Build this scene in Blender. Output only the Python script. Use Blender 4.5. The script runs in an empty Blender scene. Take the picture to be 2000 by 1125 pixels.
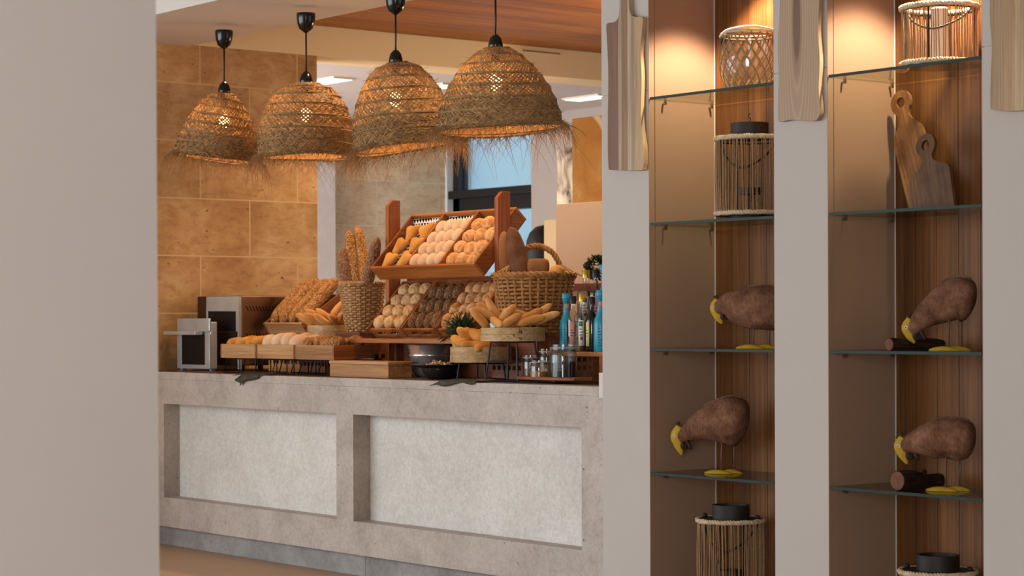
import bpy, bmesh, math, random
from mathutils import Matrix, Vector, Euler
R = random.Random(11)
SC = bpy.context.scene
COL = SC.collection
PI = math.pi
sin, cos = math.sin, math.cos

# ---------------------------------------------------------------- camera
F = 4200.0; CX = 1000.0; YH = 626.0; EYE = 1.245; ROLL = math.radians(0.2)
FX, FY = -0.786, 0.618
def ray(px, py):
    dx = (px - CX) / F; dy = (YH - py) / F
    a = dx * cos(ROLL) + dy * sin(ROLL); b = dx * -sin(ROLL) + dy * cos(ROLL)
    return Vector((FX + a * FY, FY + a * -FX, b))
EYEV = Vector((0, 0, EYE))
def atY(px, py, Y): r = ray(px, py); return EYEV + r * (Y / r.y)
def atX(px, py, X): r = ray(px, py); return EYEV + r * (X / r.x)
def atZ(px, py, Z): r = ray(px, py); return EYEV + r * ((Z - EYE) / r.z)

cam = bpy.data.cameras.new('camera'); camo = bpy.data.objects.new('camera', cam); COL.objects.link(camo)
cam.lens = F / 2000 * 36; cam.sensor_width = 36; cam.sensor_fit = 'HORIZONTAL'
cam.shift_y = (YH - 562.5) / 2000; cam.clip_start = 0.05
rt = Vector((FY, -FX, 0)).normalized(); up = Vector((0, 0, 1)); bk = -Vector((FX, FY, 0)).normalized()
m = Matrix((rt, up, bk)).transposed().to_4x4()
camo.matrix_world = Matrix.Translation(EYEV) @ m @ Matrix.Rotation(-ROLL, 4, 'Z')
cam.dof.use_dof = True; cam.dof.focus_distance = 8.8; cam.dof.aperture_fstop = 5.6
SC.camera = camo

# ---------------------------------------------------------------- mesh builder
class MB:
    def __init__(s): s.v = []; s.f = []
    def add(s, vs, fs, M=None):
        o = len(s.v)
        for p in vs:
            p = Vector(p)
            s.v.append(tuple(M @ p) if M else tuple(p))
        s.f += [tuple(i + o for i in f) for f in fs]
        return s
    def box(s, x0, x1, y0, y1, z0, z1, M=None):
        vs = [(x, y, z) for z in (z0, z1) for y in (y0, y1) for x in (x0, x1)]
        return s.add(vs, [(0, 2, 3, 1), (4, 5, 7, 6), (0, 1, 5, 4), (2, 6, 7, 3), (0, 4, 6, 2), (1, 3, 7, 5)], M)
    def tube(s, pts, r, n=8, closed=False, M=None, flat=1.0):
        pts = [Vector(p) for p in pts]; k = len(pts)
        rr = r if isinstance(r, (list, tuple)) else [r] * k
        vs = []; fs = []; nrm = None
        for i, p in enumerate(pts):
            a = pts[(i - 1) % k] if (closed or i > 0) else p
            b = pts[(i + 1) % k] if (closed or i < k - 1) else p
            t = (b - a)
            t = t.normalized() if t.length > 1e-9 else Vector((0, 0, 1))
            if nrm is None:
                nrm = Vector((0, 0, 1)).cross(t)
                if nrm.length < 1e-3: nrm = Vector((1, 0, 0)).cross(t)
            nrm = (nrm - t * nrm.dot(t)).normalized()
            bn = t.cross(nrm)
            for j in range(n):
                an = 2 * PI * j / n
                vs.append(p + nrm * (cos(an) * rr[i]) + bn * (sin(an) * rr[i] * flat))
        for i in range(k if closed else k - 1):
            i2 = (i + 1) % k
            for j in range(n):
                j2 = (j + 1) % n
                fs.append((i * n + j, i * n + j2, i2 * n + j2, i2 * n + j))
        if not closed:
            fs.append(tuple(range(n - 1, -1, -1))); fs.append(tuple((k - 1) * n + j for j in range(n)))
        return s.add(vs, fs, M)
    def lathe(s, prof, n=32, M=None, sq=0.0, close=False):
        vs = []; fs = []; k = len(prof)
        for r, z in prof:
            for j in range(n):
                an = 2 * PI * j / n
                q = 1.0
                if sq:
                    c_, s_ = abs(cos(an)), abs(sin(an)); e = 2 + sq * 5
                    q = 1 / ((c_ ** e + s_ ** e) ** (1 / e))
                    q = 1 + (q - 1) * min(1, r / 0.02)
                vs.append((r * q * cos(an), r * q * sin(an), z))
        for i in range(k if close else k - 1):
            i2 = (i + 1) % k
            for j in range(n):
                j2 = (j + 1) % n
                fs.append((i * n + j, i * n + j2, i2 * n + j2, i2 * n + j))
        if not close:
            if prof[0][0] > 0: fs.append(tuple(range(n - 1, -1, -1)))
            if prof[-1][0] > 0: fs.append(tuple((k - 1) * n + j for j in range(n)))
        return s.add(vs, fs, M)
    def ell(s, c, rx, ry, rz, M=None, nu=20, nv=12, fn=None):
        vs = []; fs = []
        for i in range(nv + 1):
            ph = PI * i / nv - PI / 2
            for j in range(nu):
                th = 2 * PI * j / nu
                d = Vector((cos(ph) * cos(th), cos(ph) * sin(th), sin(ph)))
                q = fn(d) if fn else 1.0
                vs.append((c[0] + d.x * rx * q, c[1] + d.y * ry * q, c[2] + d.z * rz * q))
        for i in range(nv):
            for j in range(nu):
                j2 = (j + 1) % nu
                fs.append((i * nu + j, i * nu + j2, (i + 1) * nu + j2, (i + 1) * nu + j))
        return s.add(vs, fs, M)
    def mesh(s, name, smooth=False):
        me = bpy.data.meshes.new(name); me.from_pydata(s.v, [], s.f)
        bm = bmesh.new(); bm.from_mesh(me)
        bmesh.ops.remove_doubles(bm, verts=bm.verts, dist=1e-6)
        bmesh.ops.recalc_face_normals(bm, faces=bm.faces)
        bm.to_mesh(me); bm.free()
        if smooth: me.shade_smooth()
        return me
    def build(s, name, mat, parent=None, smooth=False, bev=0, sub=0, angle=None):
        me = s.mesh(name, smooth)
        return put(name, me, mat, parent, bev, sub, angle)
def put(name, me, mat, parent=None, bev=0, sub=0, angle=None):
    if mat is not None and not me.materials: me.materials.append(mat)
    o = bpy.data.objects.new(name, me); COL.objects.link(o)
    if parent is not None: o.parent = parent
    if bev:
        b = o.modifiers.new('bevel', 'BEVEL'); b.width = bev; b.segments = 2; b.limit_method = 'ANGLE'; b.angle_limit = math.radians(40)
    if sub:
        b = o.modifiers.new('subdiv', 'SUBSURF'); b.levels = sub; b.render_levels = sub
    if angle is not None:
        me.set_sharp_from_angle(angle=math.radians(angle))
    return o
def plate(name, outer, holes, th, mat, parent=None, bev=0.003):
    """flat outline (u,v) in local x,z extruded along local y by th (0..th)"""
    bm = bmesh.new(); edges = []
    for loop in [outer] + holes:
        vv = [bm.verts.new((u, 0, v)) for u, v in loop]
        for i in range(len(vv)): edges.append(bm.edges.new((vv[i], vv[(i + 1) % len(vv)])))
    bmesh.ops.triangle_fill(bm, edges=edges, use_beauty=True)
    ex = bmesh.ops.extrude_face_region(bm, geom=bm.faces[:])
    bmesh.ops.translate(bm, verts=[g for g in ex['geom'] if isinstance(g, bmesh.types.BMVert)], vec=(0, th, 0))
    bmesh.ops.recalc_face_normals(bm, faces=bm.faces)
    me = bpy.data.meshes.new(name); bm.to_mesh(me); bm.free()
    return put(name, me, mat, parent, bev)
def tag(o, label=None, cat=None, group=None, kind=None):
    if label: o['label'] = label
    if cat: o['category'] = cat
    if group: o['group'] = group
    if kind: o['kind'] = kind
    return o
def thing(name, label, cat, loc=(0, 0, 0), rz=0, group=None, rx=0):
    o = bpy.data.objects.new(name, None); COL.objects.link(o); o.empty_display_size = 0.05
    o.location = loc; o.rotation_euler = (rx, 0, rz)
    return tag(o, label, cat, group)
def struct(o): o['kind'] = 'structure'; return o
def dup(o, parent=None):
    c = o.copy(); COL.objects.link(c)
    if parent is not None: c.parent = parent
    for ch in list(o.children): dup(ch, c)
    return c
def smoothpath(ctrl, n):
    """Catmull-Rom"""
    P = [Vector(p) for p in ctrl]; out = []
    for i in range(len(P) - 1):
        a = P[max(i - 1, 0)]; b = P[i]; c = P[i + 1]; d = P[min(i + 2, len(P) - 1)]
        for k in range(n):
            t = k / n
            out.append(0.5 * ((2 * b) + (c - a) * t + (2 * a - 5 * b + 4 * c - d) * t * t + (3 * b - a - 3 * c + d) * t ** 3))
    out.append(P[-1]); return out
def rope(mb, path, rad, r, strands, twists, n=5, closed=False):
    path = [Vector(p) for p in path]; k = len(path)
    for s_ in range(strands):
        pts = []; nrm = None
        for i, p in enumerate(path):
            a = path[(i - 1) % k] if (closed or i > 0) else p
            b = path[(i + 1) % k] if (closed or i < k - 1) else p
            t = (b - a).normalized()
            if nrm is None:
                nrm = Vector((0, 0, 1)).cross(t)
                if nrm.length < 1e-3: nrm = Vector((1, 0, 0))
            nrm = (nrm - t * nrm.dot(t)).normalized(); bn = t.cross(nrm)
            ph = 2 * PI * (s_ / strands + twists * i / (k if closed else k - 1))
            pts.append(p + nrm * rad * cos(ph) + bn * rad * sin(ph))
        mb.tube(pts, r, n, closed)
def align(p0, p1, spin=0.0):
    d = (Vector(p1) - Vector(p0)); q = d.to_track_quat('Z', 'Y')
    return Matrix.Translation(p0) @ q.to_matrix().to_4x4() @ Matrix.Rotation(spin, 4, 'Z')

# ---------------------------------------------------------------- materials
def lin(h):
    out = []
    for i in (0, 2, 4):
        v = int(h[i:i + 2], 16) / 255
        out.append(v / 12.92 if v <= 0.04045 else ((v + 0.055) / 1.055) ** 2.4)
    return tuple(out) + (1.0,)
class NT:
    def __init__(s, name):
        s.m = bpy.data.materials.new(name); s.m.use_nodes = True; s.t = s.m.node_tree
        s.b = s.t.nodes['Principled BSDF']; s.out = s.t.nodes['Material Output']
    def n(s, typ, **kw):
        nd = s.t.nodes.new(typ)
        for k, v in kw.items():
            if k.startswith('i_'): nd.inputs[k[2:].replace('_', ' ')].default_value = v
            else: setattr(nd, k, v)
        return nd
    def l(s, a, b): s.t.links.new(a, b)
    def vec(s, scale=(1, 1, 1), rnd=True, loc=(0, 0, 0)):
        tc = s.n('ShaderNodeTexCoord'); mp = s.n('ShaderNodeMapping')
        mp.inputs['Scale'].default_value = scale; mp.inputs['Location'].default_value = loc
        if rnd:
            oi = s.n('ShaderNodeObjectInfo'); ml = s.n('ShaderNodeMath', operation='MULTIPLY'); ml.inputs[1].default_value = 13.7
            ad = s.n('ShaderNodeVectorMath', operation='ADD')
            s.l(oi.outputs['Random'], ml.inputs[0]); s.l(tc.outputs['Object'], ad.inputs[0]); s.l(ml.outputs[0], ad.inputs[1])
            s.l(ad.outputs[0], mp.inputs['Vector'])
        else: s.l(tc.outputs['Object'], mp.inputs['Vector'])
        return mp.outputs['Vector']
    def ramp(s, fac, stops):
        r = s.n('ShaderNodeValToRGB'); e = r.color_ramp.elements
        e[0].position = stops[0][0]; e[0].color = lin(stops[0][1]); e[1].position = stops[-1][0]; e[1].color = lin(stops[-1][1])
        for p, c_ in stops[1:-1]:
            q = e.new(p); q.color = lin(c_)
        s.l(fac, r.inputs['Fac']); return r.outputs['Color']
    def noise(s, vec, scale, detail=5, rough=0.6, dist=0.0):
        nz = s.n('ShaderNodeTexNoise'); s.l(vec, nz.inputs['Vector'])
        nz.inputs['Scale'].default_value = scale; nz.inputs['Detail'].default_value = detail
        nz.inputs['Roughness'].default_value = rough; nz.inputs['Distortion'].default_value = dist
        return nz.outputs['Fac']
    def mix(s, fac, a, b, mode='MIX'):
        mx = s.n('ShaderNodeMix', data_type='RGBA', blend_type=mode)
        if isinstance(fac, float): mx.inputs[0].default_value = fac
        else: s.l(fac, mx.inputs[0])
        for k, v in ((6, a), (7, b)):
            if isinstance(v, str): mx.inputs[k].default_value = lin(v)
            else: s.l(v, mx.inputs[k])
        return mx.outputs[2]
    def bump(s, h, st=0.3, d=0.01):
        b = s.n('ShaderNodeBump'); b.inputs['Strength'].default_value = st; b.inputs['Distance'].default_value = d
        s.l(h, b.inputs['Height']); s.l(b.outputs['Normal'], s.b.inputs['Normal'])
    def fin(s, col=None, rough=0.6, spec=0.4, metal=0.0):
        if col is not None:
            if isinstance(col, str): s.b.inputs['Base Color'].default_value = lin(col)
            else: s.l(col, s.b.inputs['Base Color'])
        s.b.inputs['Roughness'].default_value = rough; s.b.inputs['Metallic'].default_value = metal
        s.b.inputs['Specular IOR Level'].default_value = spec
        return s.m
def plain(name, c, rough=0.6, spec=0.4, metal=0.0, var=None, ns=40, bump=0.0):
    t = NT(name); v = t.vec()
    nz = t.noise(v, ns)
    col = t.ramp(nz, [(0.3, var or c), (0.7, c)])
    if bump: t.bump(nz, bump, 0.004)
    return t.fin(col, rough, spec, metal)
def wood(name, c1, c2, c3, axis=0, freq=9.0, rough=0.5, spec=0.35, island=0.0, str_=(0.35, 0.5, 0.65)):
    t = NT(name); sc = [1.0, 1.0, 1.0]; sc[axis] = 0.07
    v = t.vec(tuple(sc))
    a = t.noise(v, freq, 4, 0.55, 0.6)
    sc2 = [1.0, 1.0, 1.0]; sc2[axis] = 0.02
    v2 = t.vec(tuple(sc2)); g = t.noise(v2, freq * 12, 4, 0.7)
    col = t.ramp(a, [(str_[0], c1), (str_[1], c2), (str_[2], c3)])
    gr = t.ramp(g, [(0.35, '8a8078'), (0.6, 'ffffff')])
    col = t.mix(0.55, col, gr, 'MULTIPLY')
    if island:
        ge = t.n('ShaderNodeNewGeometry')
        rr = t.n('ShaderNodeMapRange'); t.l(ge.outputs['Random Per Island'], rr.inputs[0])
        rr.inputs[3].default_value = 1 - island; rr.inputs[4].default_value = 1 + island * 0.6
        hsv = t.n('ShaderNodeHueSaturation'); t.l(rr.outputs[0], hsv.inputs['Value']); t.l(col, hsv.inputs['Color']); col = hsv.outputs[0]
    t.bump(g, 0.15, 0.002)
    return t.fin(col, rough, spec)
def bread(name, c1, c2, c3, ns=18, rough=0.75, seeds=None, sscale=150, cover=0.55, lines=None, bump=0.3):
    t = NT(name); v = t.vec()
    nz = t.noise(v, ns, 4, 0.55); col = t.ramp(nz, [(0.3, c1), (0.5, c2), (0.7, c3)])
    fine = t.noise(v, 220, 4, 0.6)
    h = fine
    if lines:
        vo = t.n('ShaderNodeTexVoronoi', feature='DISTANCE_TO_EDGE'); t.l(v, vo.inputs['Vector']); vo.inputs['Scale'].default_value = 26
        rg = t.n('ShaderNodeMapRange'); t.l(vo.outputs['Distance'], rg.inputs[0]); rg.inputs[1].default_value = 0.02; rg.inputs[2].default_value = 0.16
        rg.inputs[3].default_value = 0.42; rg.inputs[4].default_value = 0.0
        col = t.mix(rg.outputs[0], col, lines)
    if seeds:
        vo = t.n('ShaderNodeTexVoronoi'); t.l(v, vo.inputs['Vector']); vo.inputs['Scale'].default_value = sscale
        sp = t.n('ShaderNodeSeparateColor'); t.l(vo.outputs['Color'], sp.inputs[0])
        sc = t.ramp(sp.outputs[0], [(0.0, seeds[0]), (0.5, seeds[1]), (1.0, seeds[2])])
        gt = t.n('ShaderNodeMath', operation='LESS_THAN'); t.l(sp.outputs[1], gt.inputs[0]); gt.inputs[1].default_value = cover
        col = t.mix(gt.outputs[0], col, sc); h = vo.outputs['Distance']; t.bump(h, 0.9, 0.006)
    else: t.bump(h, bump, 0.003)
    return t.fin(col, rough, 0.3)
def see_through(name, tint, gloss=0.08, rough=0.03):
    """clear glass: transparent with fresnel gloss"""
    t = NT(name)
    tr = t.n('ShaderNodeBsdfTransparent'); tr.inputs[0].default_value = tint
    gl = t.n('ShaderNodeBsdfGlossy'); gl.inputs['Roughness'].default_value = rough
    lw = t.n('ShaderNodeLayerWeight'); lw.inputs[0].default_value = 0.5
    pw = t.n('ShaderNodeMath', operation='POWER'); t.l(lw.outputs['Facing'], pw.inputs[0]); pw.inputs[1].default_value = 4.0
    fr = t.n('ShaderNodeMath', operation='MULTIPLY_ADD'); t.l(pw.outputs[0], fr.inputs[0]); fr.inputs[1].default_value = 0.75; fr.inputs[2].default_value = gloss * 0.5
    mx = t.n('ShaderNodeMixShader'); t.l(fr.outputs[0], mx.inputs[0]); t.l(tr.outputs[0], mx.inputs[1]); t.l(gl.outputs[0], mx.inputs[2])
    t.l(mx.outputs[0], t.out.inputs[0]); return t.m
def glow(name, c, st):
    t = NT(name); t.b.inputs['Emission Color'].default_value = lin(c); t.b.inputs['Emission Strength'].default_value = st
    return t.fin(c, 0.5)
# ================================================================ MATERIALS
def stone_mat(name, c1, c2, c3, s1=3.0, pit='6b6058', pits=True, rough=0.55, veins=None):
    t = NT(name); v = t.vec(rnd=False)
    a = t.noise(v, s1, 8, 0.65, 0.4); col = t.ramp(a, [(0.32, c1), (0.5, c2), (0.68, c3)])
    f = t.noise(v, 60, 5, 0.7); col = t.mix(0.35, col, t.ramp(f, [(0.3, 'a59b90'), (0.62, 'ffffff')]), 'MULTIPLY')
    if pits:
        p = t.noise(v, 45, 3, 0.5); col = t.mix(t.ramp(p, [(0.0, 'ffffff'), (0.25, 'ffffff'), (0.29, '000000')]), col, pit)
    if veins:
        v3 = t.vec((1, 1, 6), rnd=False); q = t.noise(v3, 2.5, 6, 0.6, 1.5)
        col = t.mix(t.ramp(q, [(0.55, '000000'), (0.75, 'ffffff')]), col, veins)
    t.bump(f, 0.12, 0.004); return t.fin(col, rough, 0.35)
def travertine(name, base, axis, w, h, oz, ou, mort):
    t = NT(name); tc = t.n('ShaderNodeTexCoord'); sp = t.n('ShaderNodeSeparateXYZ'); t.l(tc.outputs['Object'], sp.inputs[0])
    cb = t.n('ShaderNodeCombineXYZ'); au = t.n('ShaderNodeMath', operation='ADD'); au.inputs[1].default_value = ou
    az = t.n('ShaderNodeMath', operation='ADD'); az.inputs[1].default_value = oz
    t.l(sp.outputs[axis], au.inputs[0]); t.l(sp.outputs[2], az.inputs[0]); t.l(au.outputs[0], cb.inputs[0]); t.l(az.outputs[0], cb.inputs[1])
    br = t.n('ShaderNodeTexBrick'); t.l(cb.outputs[0], br.inputs['Vector'])
    for k, val in (('Scale', 1.0), ('Mortar Size', 0.0045), ('Mortar Smooth', 0.3), ('Brick Width', w), ('Row Height', h), ('Bias', 0.0)): br.inputs[k].default_value = val
    br.inputs['Color1'].default_value = (0.15, 0.15, 0.15, 1); br.inputs['Color2'].default_value = (0.85, 0.85, 0.85, 1); br.inputs['Mortar'].default_value = (0.5, 0.5, 0.5, 1)
    v = tc.outputs['Object']
    n1 = t.noise(v, 3.2, 8, 0.62, 0.5)
    vb = t.vec((1, 1, 2.5), rnd=False); n2 = t.noise(vb, 9, 6, 0.65, 0.8)
    col = t.ramp(n1, [(0.3, base[0]), (0.5, base[1]), (0.7, base[2])])
    col = t.mix(0.5, col, t.ramp(n2, [(0.3, 'b9a68e'), (0.55, 'ffffff')]), 'MULTIPLY')
    sc = t.n('ShaderNodeSeparateColor'); t.l(br.outputs['Color'], sc.inputs[0])
    mr = t.n('ShaderNodeMapRange'); t.l(sc.outputs[0], mr.inputs[0]); mr.inputs[3].default_value = 0.8; mr.inputs[4].default_value = 1.12
    hs = t.n('ShaderNodeHueSaturation'); t.l(mr.outputs[0], hs.inputs['Value']); t.l(col, hs.inputs['Color']); col = hs.outputs[0]
    p = t.noise(vb, 22, 3, 0.5); col = t.mix(t.ramp(p, [(0.0, 'ffffff'), (0.26, 'ffffff'), (0.31, '000000')]), col, base[3])
    col = t.mix(br.outputs['Fac'], col, mort)
    t.bump(n2, 0.2, 0.006); return t.fin(col, 0.6, 0.3)

m_wallnear = plain('plaster_near', 'c9bfb7', 0.8, 0.2, var='c6bcb4', ns=3)
m_pillar = plain('painted_pillar', 'bcb4ac', 0.75, 0.2, var='b9b1a9', ns=3)
m_niche = plain('niche_paint', '9d7f68', 0.6, 0.25, var='9a7c65', ns=3)
m_white = plain('white_plaster', 'd8d0c8', 0.8, 0.2, var='d5cdc5', ns=2)
m_cream = plain('cream_plaster', 'f0dcb6', 0.8, 0.2, var='eed9b3', ns=2)
m_lav = plain('pale_ceiling', 'cfcdd2', 0.8, 0.2, var='cbc9cf', ns=2)
m_greywall = plain('grey_wall', 'a59d9a', 0.8, 0.2, var='a19996', ns=2)
m_beige = plain('beige_partition', 'c9ab90', 0.55, 0.3, var='c6a88d', ns=2)
m_trav = travertine('travertine_gold', ('a97d50', 'c39a69', 'd6b58a', '6e4a2c'), 1, 0.66, 0.33, -0.303, 0.35, 'd0b488')
m_pale = travertine('travertine_pale', ('d2b894', 'dfc9a8', 'ead8bc', 'a8957a'), 1, 0.62, 0.36, -0.20, 0.2, 'd9ccb6')
m_floor = travertine('floor_stone', ('b89a7c', 'ccb096', 'dcc3aa', 'a08468'), 0, 0.9, 0.6, 0, 0, 'a89078')
m_frame = stone_mat('counter_limestone', 'aa9d93', 'b9ada3', 'c6bab0', 4.5)
m_panel = stone_mat('counter_panel', 'cfcac2', 'dad6ce', 'e2dfd8', 2.5, pits=False, veins='ccc6bc')
m_toe = stone_mat('counter_plinth_stone', '83807c', '959290', 'a5a29e', 5)
m_worktop = wood('worktop_wood', '3d241a', '4d3022', '5c3a2a', 0, 6, 0.35)
m_ceilwood = wood('ceiling_wood', '96581a', 'b06c22', 'c27f30', 1, 7, 0.5, island=0.12)
m_nichewood = wood('niche_pine', '5c3818', '764a24', '8b5c30', 2, 6, 0.55, island=0.13, str_=(.3, .5, .72))
m_black = plain('black_frame', '14151a', 0.45, 0.4)
m_glass = see_through('shelf_glass', (0.76, 0.80, 0.74, 1))
m_glassedge = plain('glass_edge_green', '10291f', 0.45, 0.2)
m_pane = see_through('window_glass', (0.86, 0.93, 0.96, 1))
m_steel = plain('metal_peg', 'b0a596', 0.3, 0.5, 1.0)
m_facade = plain('facade_white', 'cfdde4', 0.8, 0.2)
m_lightpanel = glow('light_panel_glow', 'fff4e6', 1.3)

# ================================================================ ROOM SHELL
def sbox(name, *a, mat, bev=0.0):
    return struct(MB().box(*a).build(name, mat, bev=bev))
CZ = 0.97            # counter height
YP = 5.50            # front plane of the niche pillars
sbox('floor', -17, 4, -4, 10.6, -0.12, 0, mat=m_floor)
# near wall at the left (a slightly out of plumb corner)
w = MB(); xe = -4.0
w.add([(xe - .3, -3, 0), (xe, -3, 0), (xe - .3, 2.205, 0), (xe, 2.205, 0), (xe - .3, -3, 3.2), (xe, -3, 3.2), (xe - .3, 2.195, 3.2), (xe, 2.195, 3.2)],
      [(0, 2, 3, 1), (4, 5, 7, 6), (0, 1, 5, 4), (2, 6, 7, 3), (0, 4, 6, 2), (1, 3, 7, 5)])
struct(w.build('wall_left', m_wallnear))
sbox('wall_back_left', -11.15, -10.85, 4.2, 7.05, 0, 2.835, mat=m_trav)
sbox('trim_1', -11.15, -10.85, 4.2, 10.4, 2.835, 3.09, mat=m_cream)       # cream beam over the stone wall
sbox('trim_2', -10.85, -4.0, 5.40, 6.17, 2.825, 3.3, mat=m_white)         # dropped soffit carrying the lamps
# linear air slot on the beam
p1 = atX(1017, 98, -10.85); p2 = atX(1095, 106, -10.85)
vent = thing('slot_vent', 'thin slot vent in the cream beam right of the tallest lamp', 'vent', (-10.849, (p1.y + p2.y) / 2, (p1.z + p2.z) / 2))
L = (p2.y - p1.y) / 2
MB().box(0, .006, -L, L, -.012, .012).build('frame', m_cream, vent, bev=.002)
MB().box(.0045, .0075, -L + .01, L - .01, -.005, .005).build('slot', plain('slot_dark', '8d7358', 0.7), vent)
cw = MB()
for i in range(22):
    x0 = -10.84 + i * 0.305
    cw.box(x0, x0 + 0.301, 6.17, 10.4, 3.015, 3.065)
cw.box(-10.85, -4.1, 6.17, 10.4, 3.067, 3.09)
struct(cw.build('ceiling_wood', m_ceilwood))
sbox('ceiling', -17, 2.2, -4.2, 5.40, 3.2, 3.3, mat=m_white)
sbox('ceiling_back', -14.4, -11.15, 4.2, 10.6, 2.835, 3.03, mat=m_lav)
sbox('wall_left_back', -14.4, -14.1, 4.2, 10.6, 0, 2.835, mat=m_pale)
sbox('wall_right', 2.0, 2.2, -4, 5.5, 0, 3.2, mat=m_white)
sbox('wall_front', -4.0, 2.2, -4.2, -4.0, 0, 3.2, mat=m_white)
y0_, y1_ = atX(604, 400, -13.95).y, atX(655, 400, -13.95).y
sbox('wall_pier', -14.1, -13.95, y0_, y1_, 0, 2.835, mat=plain('pier_tile', 'd3d0d2', 0.5, 0.3, var='c6c2c4', ns=6))
# window wall
YW = 10.4
XL, XR = atY(873, 300, YW).x, atY(1037.5, 300, YW).x
ZT = atY(1000, 262, YW).z + 0.04
sbox('wall_back', XR, -2.0, YW, YW + .25, 0, 3.3, mat=m_greywall)
sbox('wall_back_header', -14.1, XR, YW, YW + .25, ZT + .06, 2.835, mat=m_white)
sbox('wall_back_jamb', -14.1, XL, YW, YW + .25, 0, ZT + .06, mat=m_facade)
win = struct(thing('window_1', None, None, (0, YW + .06, 0)))
zt0, zt1 = atY(960, 410, YW).z, atY(960, 380, YW).z
fb = MB(); fw = .06
for a in ((XL, XR, 0, .09, ZT, ZT + .06), (XL, XL + .09, 0, .09, 0, ZT), (XR - .03, XR, 0, .09, 0, ZT), (XL, XR, 0, .09, zt0, zt1), (XL, XR, 0, .09, 0, .1)): fb.box(*a)
fb.box(XL - .08, XR, -.05, .02, zt1 - .01, zt1 + .055)
win_f = fb.build('window_frame', m_black, win, bev=.004)
MB().box(XL + .09, XR - .03, .03, .045, zt1, ZT).build('pane', m_pane, win)
MB().box(XL + .09, XR - .03, .03, .045, .1, zt0).build('pane', m_pane, win)
# outside: pale facade with a recess, seen through the glass
fx = MB().box(-30, -8, 18, 18.3, -.1, 5)
for k in range(5): fx.box(-28 + k * 3.4, -27.2 + k * 3.4, 17.7, 18, -.1, 5)
fx.box(-30, -8, 17.8, 18, 1.9, 2.15)
struct(fx.build('wall_outside', m_facade))
# partition, pillar block and onyx slabs beyond the bottles
xq = atY(1085, 400, 7.6).x; zq = atY(1130, 396, 7.6).z
sbox('wall_partition', xq, -5.2, 7.6, 7.72, 0, zq, mat=m_beige, bev=.004)
zr = atY(1130, 561, 7.58).z
sbox('trim_3', xq, -5.2, 7.58, 7.6, zr - .02, zr + .02, mat=plain('rail_brown', '6b3424', 0.5))
a, b = atY(1062, 430, 8.0), atY(1092, 430, 8.0)
sbox('wall_block', a.x, b.x + .1, 8.0, 8.3, 0, a.z, mat=m_cream, bev=.004)
def onyx(name, c1, c2, c3, vein, th):
    t = NT(name); v = t.vec(rnd=False); n1 = t.noise(v, 2.2, 6, 0.6, 1.2)
    col = t.ramp(n1, [(0.3, c1), (0.5, c2), (0.7, c3)])
    wv = t.n('ShaderNodeTexWave', wave_type='BANDS'); wv.inputs['Scale'].default_value = 0.55; wv.inputs['Distortion'].default_value = 5; wv.inputs['Detail'].default_value = 3
    mp = t.n('ShaderNodeMapping'); mp.inputs['Rotation'].default_value = (0, .9, 0); t.l(v, mp.inputs[0]); t.l(mp.outputs[0], wv.inputs[0])
    col = t.mix(t.ramp(wv.outputs['Fac'], [(th, '000000'), (th + .03, 'ffffff')]), col, vein)
    return t.fin(col, 0.5, 0.15)
a, b = atY(1117, 232, 8.4), atY(1117, 395, 8.4)
on = thing('onyx_slab', 'honey orange onyx slab with a pale vein behind the beige partition', 'stone slab', (a.x, 8.4, 0))
MB().box(0, 1.6, 0, .04, 0, a.z).build('slab', onyx('onyx_honey', 'bb8030', 'cb9546', 'dab070', 'f0dcb8', 0.97), on, bev=.004)
a2 = atY(1087, 290, 9.2)
on2 = thing('marble_slab', 'cream marble slab with a dark cloud, half hidden left of the onyx slab', 'stone slab', (a2.x, 9.2, 0))
MB().box(0, .9, 0, .04, 0, a2.z).build('slab', onyx('marble_cream', '3a2e2c', 'd9c7ae', 'e4c588', 'efe6da', 0.9), on2, bev=.004)
c_ = atY(1062, 470, 8.6)
ur = thing('dark_round_cabinet', 'black round-topped upright form behind the basket handle', 'cabinet', (c_.x, 8.6, 0))
zu = atY(1050, 440, 8.6).z
MB().lathe([(0.16, 0), (0.16, .04), (.115, .06), (.115, zu - .17), (.11, zu - .1), (.09, zu - .05), (.05, zu - .012), (0, zu)], 32).build('body', plain('dark_body', '0e0d10', 0.6), ur, True)
# ceiling light panels of the room behind
for k, (px, py, lab) in enumerate(((640, 156, 'bright ceiling light panel just right of the golden stone wall'), (850, 168, 'bright ceiling light panel between the two largest lampshades'), (1150, 189, 'bright ceiling light panel above the onyx slab'))):
    q = atZ(px, py, 2.835)
    lp = thing('ceiling_light_panel', lab, 'ceiling light', (q.x, q.y, 2.835), group='light panels in the far ceiling')
    MB().box(-.2, .2, -.085, .085, -.012, 0).build('frame', m_white, lp)
    MB().box(-.185, .185, -.07, .07, -.016, -.0125).build('diffuser', m_lightpanel, lp)

# ================================================================ COUNTER
XC0, XC1 = -10.85, -6.3
ct = thing('serving_counter', 'long limestone serving counter with two recessed pale panels', 'counter', (0, 0, 0))
YC = 5.86
def cx(px, py): return atY(px, py, YC)
r1a, r1b = cx(320, 880), cx(657, 900); r2a, r2b = cx(690, 900), cx(1136, 950)
zt_, zb_ = cx(320, 789).z, cx(320, 972).z
zt_ = (zt_ + cx(1136, 834).z) / 2; zb_ = (zb_ + cx(1136, 1073).z) / 2
z0 = (cx(317, 1027).z + cx(975, 1125).z) / 2
RD = .10
fr = MB()
fr.box(XC0, XC1, YC, YC + .3, zt_, CZ - .045); fr.box(XC0, XC1, YC, YC + .3, z0, zb_)
for xa, xb in ((XC0, r1a.x), (r1b.x, r2a.x), (r2b.x, XC1)): fr.box(xa, xb, YC, YC + .3, zb_, zt_)
fr.build('frame', m_frame, ct)
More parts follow.
